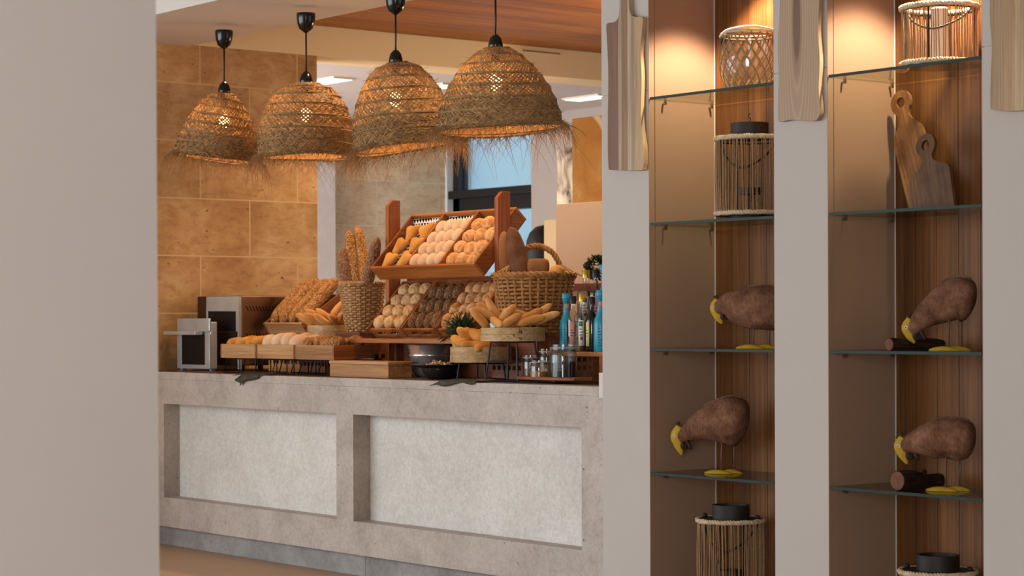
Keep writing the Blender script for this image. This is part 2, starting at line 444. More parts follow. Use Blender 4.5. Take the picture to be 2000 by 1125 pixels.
MB().box(XC0, XC1, YC + .3, 6.95, z0, CZ - .045).build('carcass', m_toe, ct)
MB().box(r1a.x, r1b.x, YC + RD, YC + .29, zb_, zt_).build('panel', m_panel, ct)
MB().box(r2a.x, r2b.x, YC + RD, YC + .29, zb_, zt_).build('panel', m_panel, ct)
MB().box(XC0, XC1, YC - .002, 6.95, CZ - .045, CZ - .004).build('stone_top', m_frame, ct, bev=.003)
MB().box(XC0, XC1, YC + .03, 6.95, CZ - .004, CZ).build('wood_inlay', m_worktop, ct)
tk = MB()
xs = [XC0, cx(697, 1100).x, XC1]
for i in range(2): tk.box(xs[i] + .001, xs[i + 1] - .001, YC + .05, 6.9, 0, z0)
tk.build('plinth', m_toe, ct)
xl = atY(1172, 740, YC).x
struct(MB().box(xl, XC1, YC - .006, YC - .0025, CZ - .05, CZ + .001).box(xl, XC1, YC - .006, YC + .028, CZ + .001, CZ + .055).build('trim_4', m_white))

# ================================================================ NICHE UNIT
XP = [atY(p, 600, YP).x for p in (1176.5, 1268, 1513, 1617, 1920)]
XP.append(XP[4] + .27)
ZN = 2.72; YB = 5.845
zseam = atY(1222, 182, YP).z
for i, (xa, xb) in enumerate(((XP[0], XP[1]), (XP[2], XP[3]), (XP[4], 2.0))):
    pm = MB().box(xa, xb, YP, YB + .12, 0, zseam - .0015).box(xa, xb, YP, YB + .12, zseam + .0015, 3.2).box(xa + .003, xb - .003, YP + .004, YB + .1, 0, 3.2)
    struct(pm.build('wall_pillar', m_pillar))
shelf_z = [2.097, 1.617, 1.137, 0.663, 0.183]
for ni, (xa, xb) in enumerate(((XP[1], XP[2]), (XP[3], XP[4]))):
    side = 'left' if ni == 0 else 'right'
    lin_ = MB()
    lin_.box(xa, xa + .004, YP + .03, YB, 0, ZN).box(xa, xa + .0025, YP, YP + .028, 0, ZN)
    lin_.box(xb - .004, xb, YP + .002, YB, 0, ZN).box(xa, xb, YP, YB, ZN, ZN + .1)
    struct(MB().box(xa + .0045, xa + .0075, YB - .005, YB - .001, 0, ZN).build('trim_%d' % (5 + ni), m_white))
    struct(lin_.build('wall_niche_' + side, m_niche))
    pk = MB(); n = 7; w_ = (xb - xa) / n
    for k in range(n): pk.box(xa + k * w_ + .0014, xa + (k + 1) * w_ - .0014, YB, YB + .02, 0, ZN)
    pk.box(xa, xb, YB + .006, YB + .03, 0, ZN)
    struct(pk.build('wall_niche_back_' + side, m_nichewood))
    names = ['top', 'second', 'third', 'fourth', 'lowest']
    for k, z in enumerate(shelf_z):
        sh = thing('glass_shelf', '%s glass shelf of the %s wood-backed niche' % (names[k], side), 'shelf', (xa, YP, z), group='glass shelves in the %s niche' % side)
        MB().box(.006, xb - xa - .006, .006, YB - YP - .004, -.010, 0).build('glass_pane', m_glass, sh)
        MB().box(.006, xb - xa - .006, .0005, .0055, -.010, 0).build('polished_edge', m_glassedge, sh)
        for yy in (.07, YB - YP - .03):
            for xx, s in ((.0045, 1), (xb - xa - .0045, -1)):
                pg = MB().tube([(xx, yy, -.022), (xx + s * .018, yy, -.022)], .0045, 10); pg.box(xx + s * .008, xx + s * .018, yy - .003, yy + .003, -.0175, -.0105)
                pg.build('shelf_peg', m_steel, sh)
# ================================================================ COUNTER GOODS : materials
m_wbox = wood('oak_box', '9a6a40', 'b58455', 'c59768', 0, 8, 0.5)
m_wboxy = wood('oak_box_end', '8a4f28', '9f6032', 'b0713e', 1, 9, 0.5)
m_wstand = wood('stand_wood', '94511f', 'a8622a', 'ba753a', 0, 8, 0.45)
m_wstandz = wood('stand_post_wood', '8a4620', '9c5528', 'ab6432', 2, 8, 0.45)
m_wbin = wood('bin_wood', '7d4622', '94572c', 'a86a3a', 1, 8, 0.5)
m_wdark = wood('riser_wood', '6a3a20', '80482a', '925838', 0, 8, 0.5)
m_wire = plain('black_wire', '111318', 0.4, 0.4)
m_stl = plain('brushed_steel', 'd0d6d9', 0.3, 0.5, 0.55, var='b8bec1', ns=8)
m_stlwarm = plain('side_steel', 'a08470', 0.32, 0.5, 1.0, var='947a66', ns=6)
m_stldark = plain('dark_steel', '5a453a', 0.35, 0.5, 0.9)
m_hole = plain('oven_dark', '070606', 0.5, 0.3)
m_bam = wood('bamboo_band', 'b08a58', 'c09a68', 'cdaa7a', 0, 5, 0.5, str_=(.3, .5, .7))
m_bamd = wood('bamboo_slats', 'a07a48', 'b08a58', 'c09a68', 0, 5, 0.6)
m_burn = plain('burnt_mark', '4a2f1c', 0.7)
m_wick = wood('wicker', '8a5a2c', 'a8743c', 'c08c50', 2, 30, 0.5, str_=(.3, .5, .7))
m_wick2 = wood('wicker_pale', 'a07848', 'b89060', 'cca878', 2, 30, 0.5, str_=(.3, .5, .7))
def cloth_mat():
    t = NT('checked_cloth'); v = t.vec((1, 1, 1), rnd=False)
    mp = t.n('ShaderNodeMapping'); mp.inputs['Rotation'].default_value = (0, 0, .75); t.l(v, mp.inputs[0])
    ck = t.n('ShaderNodeTexChecker'); ck.inputs['Scale'].default_value = 60; t.l(mp.outputs[0], ck.inputs['Vector'])
    ck.inputs['Color1'].default_value = lin('ece6dc'); ck.inputs['Color2'].default_value = lin('14131a')
    return t.fin(ck.outputs['Color'], 0.9, 0.1)
m_cloth = cloth_mat()
m_gold = bread('crust_golden', 'b8762e', 'cb8c3e', 'd89c50', 14)
m_white_roll = bread('crust_floured', 'cfa67e', 'dab490', 'e2c3a2', 12, 0.9)
m_kaiser = bread('crust_kaiser', 'b06a2a', 'c98844', 'dba765', 22, 0.6, lines='e8cba0')
m_kaiserp = bread('crust_kaiser_pale', 'b07c46', 'c6975e', 'd4ad7a', 22, 0.65, lines='e0c49c')
m_seed = bread('crust_seeded', '8a5a30', '9c6a3a', 'ab7845', 16, 0.8, ('c99a5c', 'a87040', '6a4022'), 130, 0.6)
m_rye = bread('crust_rye', '6a4428', '7a5232', '88603c', 16, 0.8, ('9a7850', '7d5a3a', '4a3018'), 170, 0.5)
m_flour = bread('crust_rustic', '9e642e', 'b67c42', 'c6925a', 30, 0.7, lines='dcc09a')
m_bag = bread('crust_baguette', 'bb7c38', 'cf9450', 'dcaa6a', 10)
m_bagseed = bread('crust_seed_stick', 'a06a34', 'b07a40', 'bd884c', 12, 0.8, ('cfa264', 'a87440', '74441e'), 170, 0.7)
m_rough = bread('crust_dark_seed', '86593a', '946644', 'a07450', 12, 0.8, ('b08a68', '8a6244', '5a3c28'), 150, 0.55)
m_brown = bread('crust_brown', '7a4c2a', '8a5a34', '97683f', 9, 0.85)

def bun(kind):
    mb = MB()
    if kind == 'lobed':
        lob = [Vector((-.75, .6, .1)).normalized(), Vector((.8, .5, .15)).normalized(), Vector((.05, -1, .05)).normalized()]
        fn = lambda d: .62 + sum(.55 * math.exp(-(1 - d.dot(l)) / .16) for l in lob)
        mb.ell((0, 0, 0), .054, .054, .042, nu=28, nv=16, fn=fn); m_ = m_gold
    elif kind == 'floured':
        fn = lambda d: 1 + .05 * abs(d.y) + .02 * sin(5 * d.x + 3 * d.y)
        mb.ell((0, 0, 0), .0345, .040, .036, fn=fn); m_ = m_white_roll
    elif kind in ('kaiser', 'kaiserp'):
        def fn(d):
            th = math.atan2(d.y, d.x) + .9 * (1 - max(0, d.z)); k = abs(sin(2.5 * th))
            return 1 - .13 * math.exp(-(k / .25) ** 2) * max(0, d.z + .25) - .1 * math.exp(-(1 - d.z) / .03)
        mb.ell((0, 0, 0), .040, .040, .034, nu=40, nv=18, fn=fn); m_ = m_kaiser if kind == 'kaiser' else m_kaiserp
    elif kind == 'rye':
        mb.ell((0, 0, 0), .028, .046, .033, fn=lambda d: 1 + .03 * sin(7 * d.y + 2 * d.x)); m_ = m_rye
    elif kind == 'rustic':
        def fn(d): return 1 - .10 * math.exp(-(d.x / .12) ** 2) * max(0, d.z) + .03 * sin(6 * d.y)
        mb.ell((0, 0, 0), .030, .048, .034, nu=28, nv=16, fn=fn); m_ = m_flour
    elif kind == 'seedbun':
        mb.ell((0, 0, 0), .036, .05, .03, fn=lambda d: 1 + .04 * sin(6 * d.x + 4 * d.y)); m_ = m_seed
    return put('bun_source', mb.mesh('bun_' + kind, True), m_)
SRC = {k: bun(k) for k in ('lobed', 'floured', 'kaiser', 'kaiserp', 'rye', 'rustic', 'seedbun')}
USED = set()
ORD = ['first', 'second', 'third', 'fourth', 'fifth', 'sixth']
def place_bun(kind, name, M, label, group, cat='bread roll', sc=1.0):
    s = SRC[kind]
    o = s if kind not in USED else s.copy()
    if kind in USED: COL.objects.link(o)
    USED.add(kind); o.name = name
    o.matrix_world = M @ Matrix.Diagonal((sc, sc, sc, 1)); return tag(o, label, cat, group)
def stick_mesh(name, L, r, bend=0.0, pointy=2.2, cuts=0, seed=0, n=16, k=22, flat=1.0, lump=.03):
    rr = random.Random(seed); pts = []; rad = []
    a, b = rr.uniform(0, 6), rr.uniform(0, 6)
    for i in range(k + 1):
        f = i / k; u = 2 * f - 1
        q = max(0.02, 1 - abs(u) ** pointy) ** .5
        if cuts: q *= 1 + .06 * sin(f * cuts * 2 * PI)
        q *= 1 + lump * sin(9 * f + a) + lump * .7 * sin(17 * f + b)
        pts.append((bend * L * (1 - u * u), 0, L * f)); rad.append(r * q)
    mb = MB().tube(pts, rad, n, flat=flat)
    return mb.mesh(name, True)
def stick(name, mesh, mat, p0, p1, spin, label, group, cat='baguette'):
    o = put(name, mesh, mat); o.matrix_world = align(p0, p1, spin); return tag(o, label, cat, group)
def open_box(t, w, d, h, th, mat, mate, lip=None, floor_z=0.0, names=True, dividers=(), slots=0):
    """open tray in local coords: x 0..w, y 0..d, z 0..h"""
    MB().box(th, w - th, th, d - th, 0, floor_z + th).build('floor_panel', mat, t)
    for x in (0, w - th): MB().box(x, x + th, 0, d, 0, h).build('side_panel', mate, t, bev=.0025)
    MB().box(th, w - th, d - th, d, 0, h).build('back_panel', mat, t, bev=.0025)
    hl = lip or h
    f = MB()
    if slots:
        f.box(th, w - th, 0, th, 0, hl * .34).box(th, w - th, 0, th, hl * .70, hl)
        xs = [th + (w - 2 * th) * q for q in (0, .16, .42, .58, .84, 1)]
        for a, b in ((0, 1), (2, 3), (4, 5)): f.box(xs[a], xs[b], 0.0005, th - .0005, hl * .34, hl * .70)
    else: f.box(th, w - th, 0, th, 0, hl)
    f.build('front_lip', mat, t, bev=.002)
    for x in dividers: MB().box(x - th / 2, x + th / 2, th, d - th, floor_z + th, h).build('divider', mate, t, bev=.002)
def holed_box(t, w, d, h, mat, nx=6, rows=1, name='body'):
    """riser box with rows of square cut-outs low on its front and end"""
    g = .011; z0 = h * .22; sz = .02; th = .012
    mb = MB(); zs = [z0 + i * .038 for i in range(rows)]
    def face(L, M):
        zc = 0
        for z in zs:
            mb.box(0, L, 0, th, zc, z, M)
            n = max(3, int(L / .034)); p = L / n
            for i in range(n + 1):
                a = max(0, i * p - p / 2 + g); b = min(L, i * p + p / 2 - g); mb.box(a, b, 0, th, z, z + sz, M)
            zc = z + sz
        mb.box(0, L, 0, th, zc, h - .001, M)
    face(w, Matrix.Identity(4))
    face(d - th, Matrix.Translation((w, th, 0)) @ Matrix.Rotation(PI / 2, 4, 'Z'))
    mb.box(0, th, th, d, 0, h - .001).box(th, w - th, d - th, d, 0, h - .001)
    mb.build(name, mat, t)
    MB().box(-.002, w + .002, -.002, d + .002, h - .001, h + .011).build('top_board', mat, t, bev=.002)

# ================================================================ DISPLAY STAND
al = math.radians(47)
# measure the upper tray from the photograph on its own planes
XA = atY(722, 524, 6.15).x; XB = atY(925, 516, 6.15).x; ZF = atY(722, 524, 6.15).z
ZLOW = atY(715, 640, 6.13).z
ST = thing('bread_stand', 'wooden bread stand with two posts and a sloping three-compartment upper tray', 'display stand', ((XA + XB) / 2, 6.3, CZ))
Wt = XB - XA; ox, oy, oz = (XA + XB) / 2, 6.3, CZ
ZSH = ZLOW - .0535                                     # shelf plank height
def post(x0, x1, name='post'):
    zt = 1.86; y0, y1 = 6.27, 6.345
    mb = MB(); pl = [(y0, CZ), (y1, CZ), (y1, zt), (y0 + .03, zt), (y0, zt - .03)]
    vs = [(x0 - ox, y - oy, z - oz) for y, z in pl] + [(x1 - ox, y - oy, z - oz) for y, z in pl]
    mb.add(vs, [tuple(range(4, -1, -1)), tuple(range(5, 10))] + [(i, (i + 1) % 5, (i + 1) % 5 + 5, i + 5) for i in range(5)])
    return mb.build(name, m_wstandz, ST, bev=.002)
post(XA - .034, XA - .006); post(XB + .006, XB + .034)
MB().box(XA - ox - .005, XB - ox + .03, 6.05 - oy, 6.42 - oy, ZSH - .022 - oz, ZSH - oz).build('shelf_plank', m_wstand, ST, bev=.002)
MB().box(XA - ox, XB - ox, 6.33 - oy, 6.345 - oy, .0, ZSH - .023 - oz).build('base_panel', m_wdark, ST)
for xx in (XA + .02, (XA + XB) / 2, XB - .04): MB().box(xx - ox, xx + .02 - ox, 6.285 - oy, 6.33 - oy, 0, ZSH - .023 - oz).build('base_rib', m_wdark, ST)
MB().box(XA - .006 - ox, XB + .006 - ox, 6.385 - oy, 6.41 - oy, 1.44 - oz, 1.462 - oz).build('cross_rail', m_wstandz, ST)
# the tray: empty-free sub-assembly (built straight in stand coords through a matrix)
hT = .085; dT = .383; tT = .014
MT = Matrix.Translation((XA, 6.15, ZF)) @ Matrix.Rotation(al, 4, 'X') @ Matrix.Translation((0, 0, -hT))   # rim plane at ZF
ML = Matrix.Translation((-ox, -oy, -oz)) @ MT
def tb(name, mat, *a, bev=.002): return MB().box(*a, M=ML).build(name, mat, ST, bev=bev)
tray = tb('tray_floor', m_wstand, tT, Wt - tT, tT, dT - tT, 0, .012, bev=0)
def sub(name, mat, *a):
    o = MB().box(*a, M=ML).build(name, mat, tray, bev=.002); return o
sub('front_lip', m_wstand, 0, Wt, 0, tT, 0, hT); sub('back_panel', m_wstand, 0, Wt, dT - tT, dT, 0, hT)
sub('side_panel', m_wbin, 0, tT, tT, dT - tT, 0, hT); sub('side_panel', m_wbin, Wt - tT, Wt, tT, dT - tT, 0, hT)
cw_ = (Wt - 2 * tT - 2 * .012) / 3
DV = [tT + cw_ + .006, tT + 2 * cw_ + .018]
for x in DV: sub('divider', m_wstand, x - .006, x + .006, tT, dT - tT, .012, hT + .002)
cx0 = [tT, tT + cw_ + .012, tT + 2 * cw_ + .024]
def TM(M0, x, y, z, rz=0, rx=0): return M0 @ Matrix.Translation((x, y, z)) @ Matrix.Rotation(rz, 4, 'Z') @ Matrix.Rotation(rx, 4, 'X')
ROWN = ['bottom', 'second', 'third', 'top']
def cloth(M0, x0, x1, y0, y1, z, lab):
    n = 14; vs = []; fs = []
    rr = random.Random(int(x0 * 1000)); ph = rr.uniform(0, 6)
    for i in range(n + 1):
        for j in range(n + 1):
            u, v = i / n, j / n
            vs.append((u * (x1 - x0), v * (y1 - y0), z + .003 + .002 * sin(9 * u + ph) * v + .05 * max(0, v - .86) / .14))
    for i in range(n):
        for j in range(n): fs.append((i * (n + 1) + j, (i + 1) * (n + 1) + j, (i + 1) * (n + 1) + j + 1, i * (n + 1) + j + 1))
    o = MB().add(vs, fs).build('checked_cloth', m_cloth, None, True); so = o.modifiers.new('thick', 'SOLIDIFY'); so.thickness = .002
    o.matrix_world = M0 @ Matrix.Translation((x0, y0, 0)); tag(o, lab, 'cloth', 'black and white checked cloths lining the bread trays')
cloth(MT, cx0[0] + .004, cx0[0] + cw_ - .004, tT + .002, dT - tT - .004, .0125, 'black and white checked cloth under the golden lobed rolls of the upper tray')
cloth(MT, cx0[1] + .004, cx0[1] + cw_ - .004, tT + .002, dT - tT - .004, .0125, 'black and white checked cloth behind the floured rolls of the upper tray')
rr = random.Random(3)
for r_ in range(3):
    for c_i in range(2):
        x = cx0[0] + cw_ * (.27 + .47 * c_i) + rr.uniform(-.008, .008); y = .072 + .098 * r_ + rr.uniform(-.006, .006)
        place_bun('lobed', 'lobed_roll', TM(MT, x, y, .062, rr.uniform(-.5, .5), .1), 'golden lobed roll, %s row, %s side, in the upper tray' % (['bottom', 'middle', 'top'][r_], ['left', 'right'][c_i]), 'golden lobed rolls in the upper tray')
for r_ in range(4):
    for c_i in range(4):
        x = cx0[1] + cw_ * (.135 + .243 * c_i); y = .056 + .077 * r_ + rr.uniform(-.003, .003) + .003 * c_i
        place_bun('floured', 'floured_roll', TM(MT, x, y, .062 + rr.uniform(-.002, .002), rr.uniform(-.08, .08), .0), 'pale floured roll, %s row, %s from left, upper tray middle compartment' % (ROWN[r_], ORD[c_i]), 'pale floured rolls in the upper tray')
for r_ in range(4):
    for c_i in range(3):
        x = cx0[2] + cw_ * (.17 + .33 * c_i) + rr.uniform(-.006, .006); y = .055 + .079 * r_ + rr.uniform(-.006, .006)
        place_bun('kaiser', 'creased_roll', TM(MT, x, y, .060 + rr.uniform(0, .008), rr.uniform(0, 6), .25), 'shiny creased roll, %s row, %s from left, upper tray right compartment' % (ROWN[r_], ORD[c_i]), 'creased rolls in the upper tray', sc=rr.uniform(.98, 1.1))

# lower bins
bw = (Wt - .02) / 3; dB = .325; hB = .075
for bi in range(3):
    x0 = XA + .004 + bi * (bw + .006)
    MBn = Matrix.Translation((x0, 6.13, ZLOW)) @ Matrix.Rotation(al, 4, 'X') @ Matrix.Translation((0, 0, -hB))
    lab = ['sloping wooden bin of pale creased rolls, left of the lower row', 'sloping wooden bin of dark seeded rolls, middle of the lower row', 'sloping wooden bin of rustic oval rolls, right of the lower row'][bi]
    b_ = thing('bread_bin', lab, 'bread bin', MBn.translation, rx=al, group='sloping bins on the lower shelf')
    open_box(b_, bw, dB, hB, .011, m_wbin, m_wbin, lip=.062, floor_z=.0, slots=1)
    if bi == 0:
        cloth(MBn, .014, bw - .014, .014, dB - .016, .0115, 'black and white checked cloth behind the pale creased rolls, lower left bin')
        for r_ in range(4):
            for c_i in range(3):
                place_bun('kaiserp', 'creased_roll', TM(MBn, bw * (.19 + .31 * c_i) + rr.uniform(-.006, .006), .055 + .073 * r_, .054 + rr.uniform(0, .006), rr.uniform(0, 6), .2), 'pale creased roll, %s row, %s from left, lower left bin' % (ROWN[r_], ORD[c_i]), 'pale creased rolls in the lower bin', sc=rr.uniform(.96, 1.04))
    elif bi == 1:
        for r_ in range(3):
            for c_i in range(4):
                place_bun('rye', 'seeded_roll', TM(MBn, bw * (.15 + .235 * c_i) + rr.uniform(-.004, .004), .065 + .092 * r_, .052 + rr.uniform(0, .006), rr.uniform(-.25, .05), .35), 'dark seeded oval roll, %s row, %s from left, lower middle bin' % (['bottom', 'middle', 'top'][r_], ORD[c_i]), 'dark seeded rolls in the lower bin', sc=rr.uniform(1, 1.1))
    else:
        cloth(MBn, .014, bw - .014, .014, dB - .016, .0115, 'black and white checked cloth behind the rustic oval rolls, lower right bin')
        for r_ in range(4):
            for c_i in range(4):
                place_bun('rustic', 'rustic_roll', TM(MBn, bw * (.14 + .235 * c_i) + rr.uniform(-.004, .004), .058 + .068 * r_, .053 + rr.uniform(0, .006), rr.uniform(-.4, -.05), .45), 'crusty oval roll, %s row, %s from left, lower right bin' % (ROWN[r_], ORD[c_i]), 'crusty oval rolls in the lower bin', sc=rr.uniform(.92, 1.05))
# ================================================================ CONVEYOR TOASTER
pT = atY(468, 700, 6.17)
X1 = pT.x; X0 = X1 - .46; Y0 = 6.17; HT = atY(468, 577, 6.17).z - CZ
to = thing('conveyor_toaster', 'steel conveyor toaster with slotted side, at the golden stone wall', 'toaster', (X1, Y0, CZ))
wX = .46; dY = .44
MB().box(-wX, 0, .012, dY, .03, HT).build('casing', m_stlwarm, to, bev=.008)
ff = MB()                                             # bright front frame with the upper opening
xf = -.355
ff.box(xf, 0, -.004, .012, HT - .085, HT - .004).box(-.035, 0, -.004, .012, HT - .20, HT - .085).box(xf, xf + .014, -.004, .012, HT - .20, HT - .085)
ff.build('front_frame', m_stl, to, bev=.003)
MB().box(xf + .014, -.035, .0005, .0115, HT - .20, HT - .085).build('upper_opening', m_hole, to)
MB().box(xf, -.012, -.004, .0115, .03, HT - .20).build('front_panel', m_stldark, to, bev=.003)
MB().box(-wX, xf - .004, -.002, .0115, .03, HT - .002).build('control_panel', m_stldark, to, bev=.003)
MB().box(-.012, .0015, -.005, .0115, .01, HT - .004).build('corner_trim', m_stl, to)
sl = MB()
for z in (HT - .075, HT - .225):
    for k in range(18 if z > HT - .1 else 9):
        y = .04 + k * .021
        sl.add([(.0006, y, z + .016), (.0006, y + .007, z + .016), (.0006, y + .021, z - .012), (.0006, y + .014, z - .012), (-.003, y, z + .016), (-.003, y + .007, z + .016), (-.003, y + .021, z - .012), (-.003, y + .014, z - .012)],
               [(0, 1, 2, 3), (7, 6, 5, 4), (0, 4, 5, 1), (1, 5, 6, 2), (2, 6, 7, 3), (3, 7, 4, 0)])
sl.build('vent_slots', m_hole, to)
for x in (-.40, -.06):
    for y in (.05, .38): MB().lathe([(.016, 0), (.016, .03), (0, .03)], 12, Matrix.Translation((x, y, 0))).build('foot', m_black, to)
# out-feed chute standing in front of the toaster
qa, qb = atY(346, 700, 6.04), atY(409, 700, 6.04)
tw = qb.x - qa.x; zt1 = atY(380, 622, 6.04).z - CZ; zs = atY(380, 652, 6.04).z - CZ; zo = atY(380, 712, 6.04).z - CZ
tf = thing('toast_feed', 'pale steel toast chute with a black opening, in front of the toaster', 'toaster chute', (qa.x, 6.04, CZ))
MB().box(0, tw, .01, .05, .012, zt1 - .02).box(0.01, .03, .015, .045, 0, .012).box(tw - .03, tw - .01, .015, .045, 0, .012).build('body', m_stl, tf, bev=.004)
MB().box(0, tw, 0, .012, zs + .012, zt1).build('upper_plate', m_stl, tf, bev=.004)
fm = MB(); b_ = .05
fm.box(0, b_, 0, .01, .012, zs).box(tw - b_, tw, 0, .01, .012, zs).box(b_, tw - b_, 0, .01, .012, zo - .002)
fm.build('door_frame', m_stl, tf, bev=.002)
MB().box(b_, tw - b_, .002, .0098, zo, zs - .004).build('opening', m_hole, tf)
MB().box(-.07, tw * .8, -.05, .0, zs - .006, zs + .014).build('ledge', m_stl, tf, bev=.003)
# ================================================================ SEEDED STICKS IN A TILTED CRATE
ac = math.radians(34)
ca, cb = atY(513, 632, 6.28), atY(590, 632, 6.28)
wC = cb.x - ca.x; zC = ca.z; hC = .07; dC = .29
MC = Matrix.Translation((ca.x, 6.28, zC)) @ Matrix.Rotation(ac, 4, 'X') @ Matrix.Translation((0, 0, -hC))
cr = thing('wooden_crate', 'tilted wooden crate holding long seed-covered sticks', 'crate', MC.translation, rx=ac)
open_box(cr, wC, dC, hC, .013, m_wbox, m_wbin, floor_z=.01)
ms = [stick_mesh('seed_stick_%d' % k, .34, .0375, 0, 4.5, 0, k, flat=1.1) for k in range(2)]
for k in range(4):
    x = .013 + (wC - .026) * (k + .5) / 4; M1 = MC
    p0 = M1 @ Vector((x, .02, .062)); p1 = M1 @ Vector((x + .01, .355, .122 + .006 * (k % 2)))
    stick('seed_stick', ms[k % 2], m_bagseed, p0, p1, k, 'long seed-covered stick, %s from left in the tilted crate' % ORD[k], 'seed-covered sticks in the tilted crate', 'bread stick')
zr_ = zC - hC * cos(ac) - .006 - CZ
def riser(name, label, x0, x1, y0, y1, h, mat, holed=True, rows=1):
    t = thing(name, label, 'riser', (x0, y0, CZ))
    if holed: holed_box(t, x1 - x0, y1 - y0, h - .011, mat, rows=rows)
    else: MB().box(0, x1 - x0, 0, y1 - y0, 0, h).build('block', mat, t, bev=.003)
    return t
riser('wooden_riser', 'wooden riser with square cut-outs under the tilted crate', ca.x + .03, cb.x - .0, 6.30, 6.60, zr_, m_wbox)
# ================================================================ LEFT STEAMER
def steamer(label, cx_, cy_, zb, Rr, h, group='bamboo steamers'):
    t = thing('bamboo_steamer', label, 'steamer basket', (cx_, cy_, zb), group=group)
    MB().lathe([(Rr - .008, .004), (Rr - .002, .004), (Rr - .002, h), (Rr - .008, h)], 48, close=True).build('wall_band', m_bam, t, angle=30)
    lo = MB().lathe([(Rr - .0018, 0), (Rr + .003, 0), (Rr + .003, h * .48), (Rr - .0018, h * .48)], 48, close=True)
    lo.lathe([(Rr - .0018, h * .52), (Rr + .002, h * .52), (Rr + .002, h * .97), (Rr - .0018, h * .97)], 48, close=True)
    lo.build('outer_hoop', m_bam, t, angle=30)
    s = MB()
    for k in range(-6, 7):
        y = k * Rr / 6.6; hw = math.sqrt(max(0, (Rr - .008) ** 2 - y * y)); s.box(-hw, hw, y - .007, y + .007, .012, .016)
    s.build('slat_base', m_bamd, t)
    kn = MB()
    for a in (3.75, 3.83): 
        for z in (.3, .72): kn.box(-.004, .004, -Rr - .006, -Rr - .002, h * z - .006, h * z + .006, Matrix.Rotation(a - 1.5 * PI, 4, 'Z'))
    kn.build('lacing', m_burn, t)
    return t
q = atY(643, 640, 6.30); zS1 = atY(643, 660, 6.19).z
steamer('bamboo steamer of small baguettes between the crate and the tall wicker basket', q.x, 6.30, zS1, .115, .066)
riser('wooden_riser', 'wooden riser with square cut-outs under the left bamboo steamer', q.x - .12, q.x + .125, 6.19, 6.50, zS1 - CZ, m_wdark)
mini = [stick_mesh('mini_%d' % k, .134, .0198, .05, 2.3, 0, 20 + k) for k in range(3)]
RV = Vector((FY, -FX, 0)).normalized(); TV = Vector((-FX, -FY, 0)).normalized()
def minis(cx_, cy_, z, specs, where, grp):
    for k, (u, w, dz, a, b, c, d) in enumerate(specs):
        dirv = (RV * a + TV * b + Vector((0, 0, c))).normalized(); p = Vector((cx_, cy_, z + dz)) + RV * u + TV * w
        stick('mini_baguette', mini[k % 3], m_bag, p - dirv * .064, p + dirv * .064, k * 1.3, 'small golden baguette, ' + d + ', ' + where, grp)
minis(q.x, 6.30, zS1 + .066, [
    (-.115, .03, .026, -.8, .2, .5, 'leftmost, pointing left'), (-.07, .07, .024, -.75, .3, .5, 'second from left'), (-.063, .0, .046, -.8, .2, .45, 'behind the second'), (-.018, .075, .022, -.7, .3, .5, 'middle front'),
    (-.01, .0, .05, -.75, .1, .5, 'middle back, pointing left'), (.03, .06, .022, -.3, .75, .4, 'end on, right of the middle'), (.044, -.02, .078, .6, -.1, .75, 'standing steepest'), (.062, .05, .026, .2, .7, .4, 'dark end on, right front'), (.085, .0, .036, .5, .2, .7, 'rightmost, upright'), (0, -.03, .014, .9, .3, .05, 'buried in the centre')],
    'in the left steamer', 'small baguettes in the left steamer')
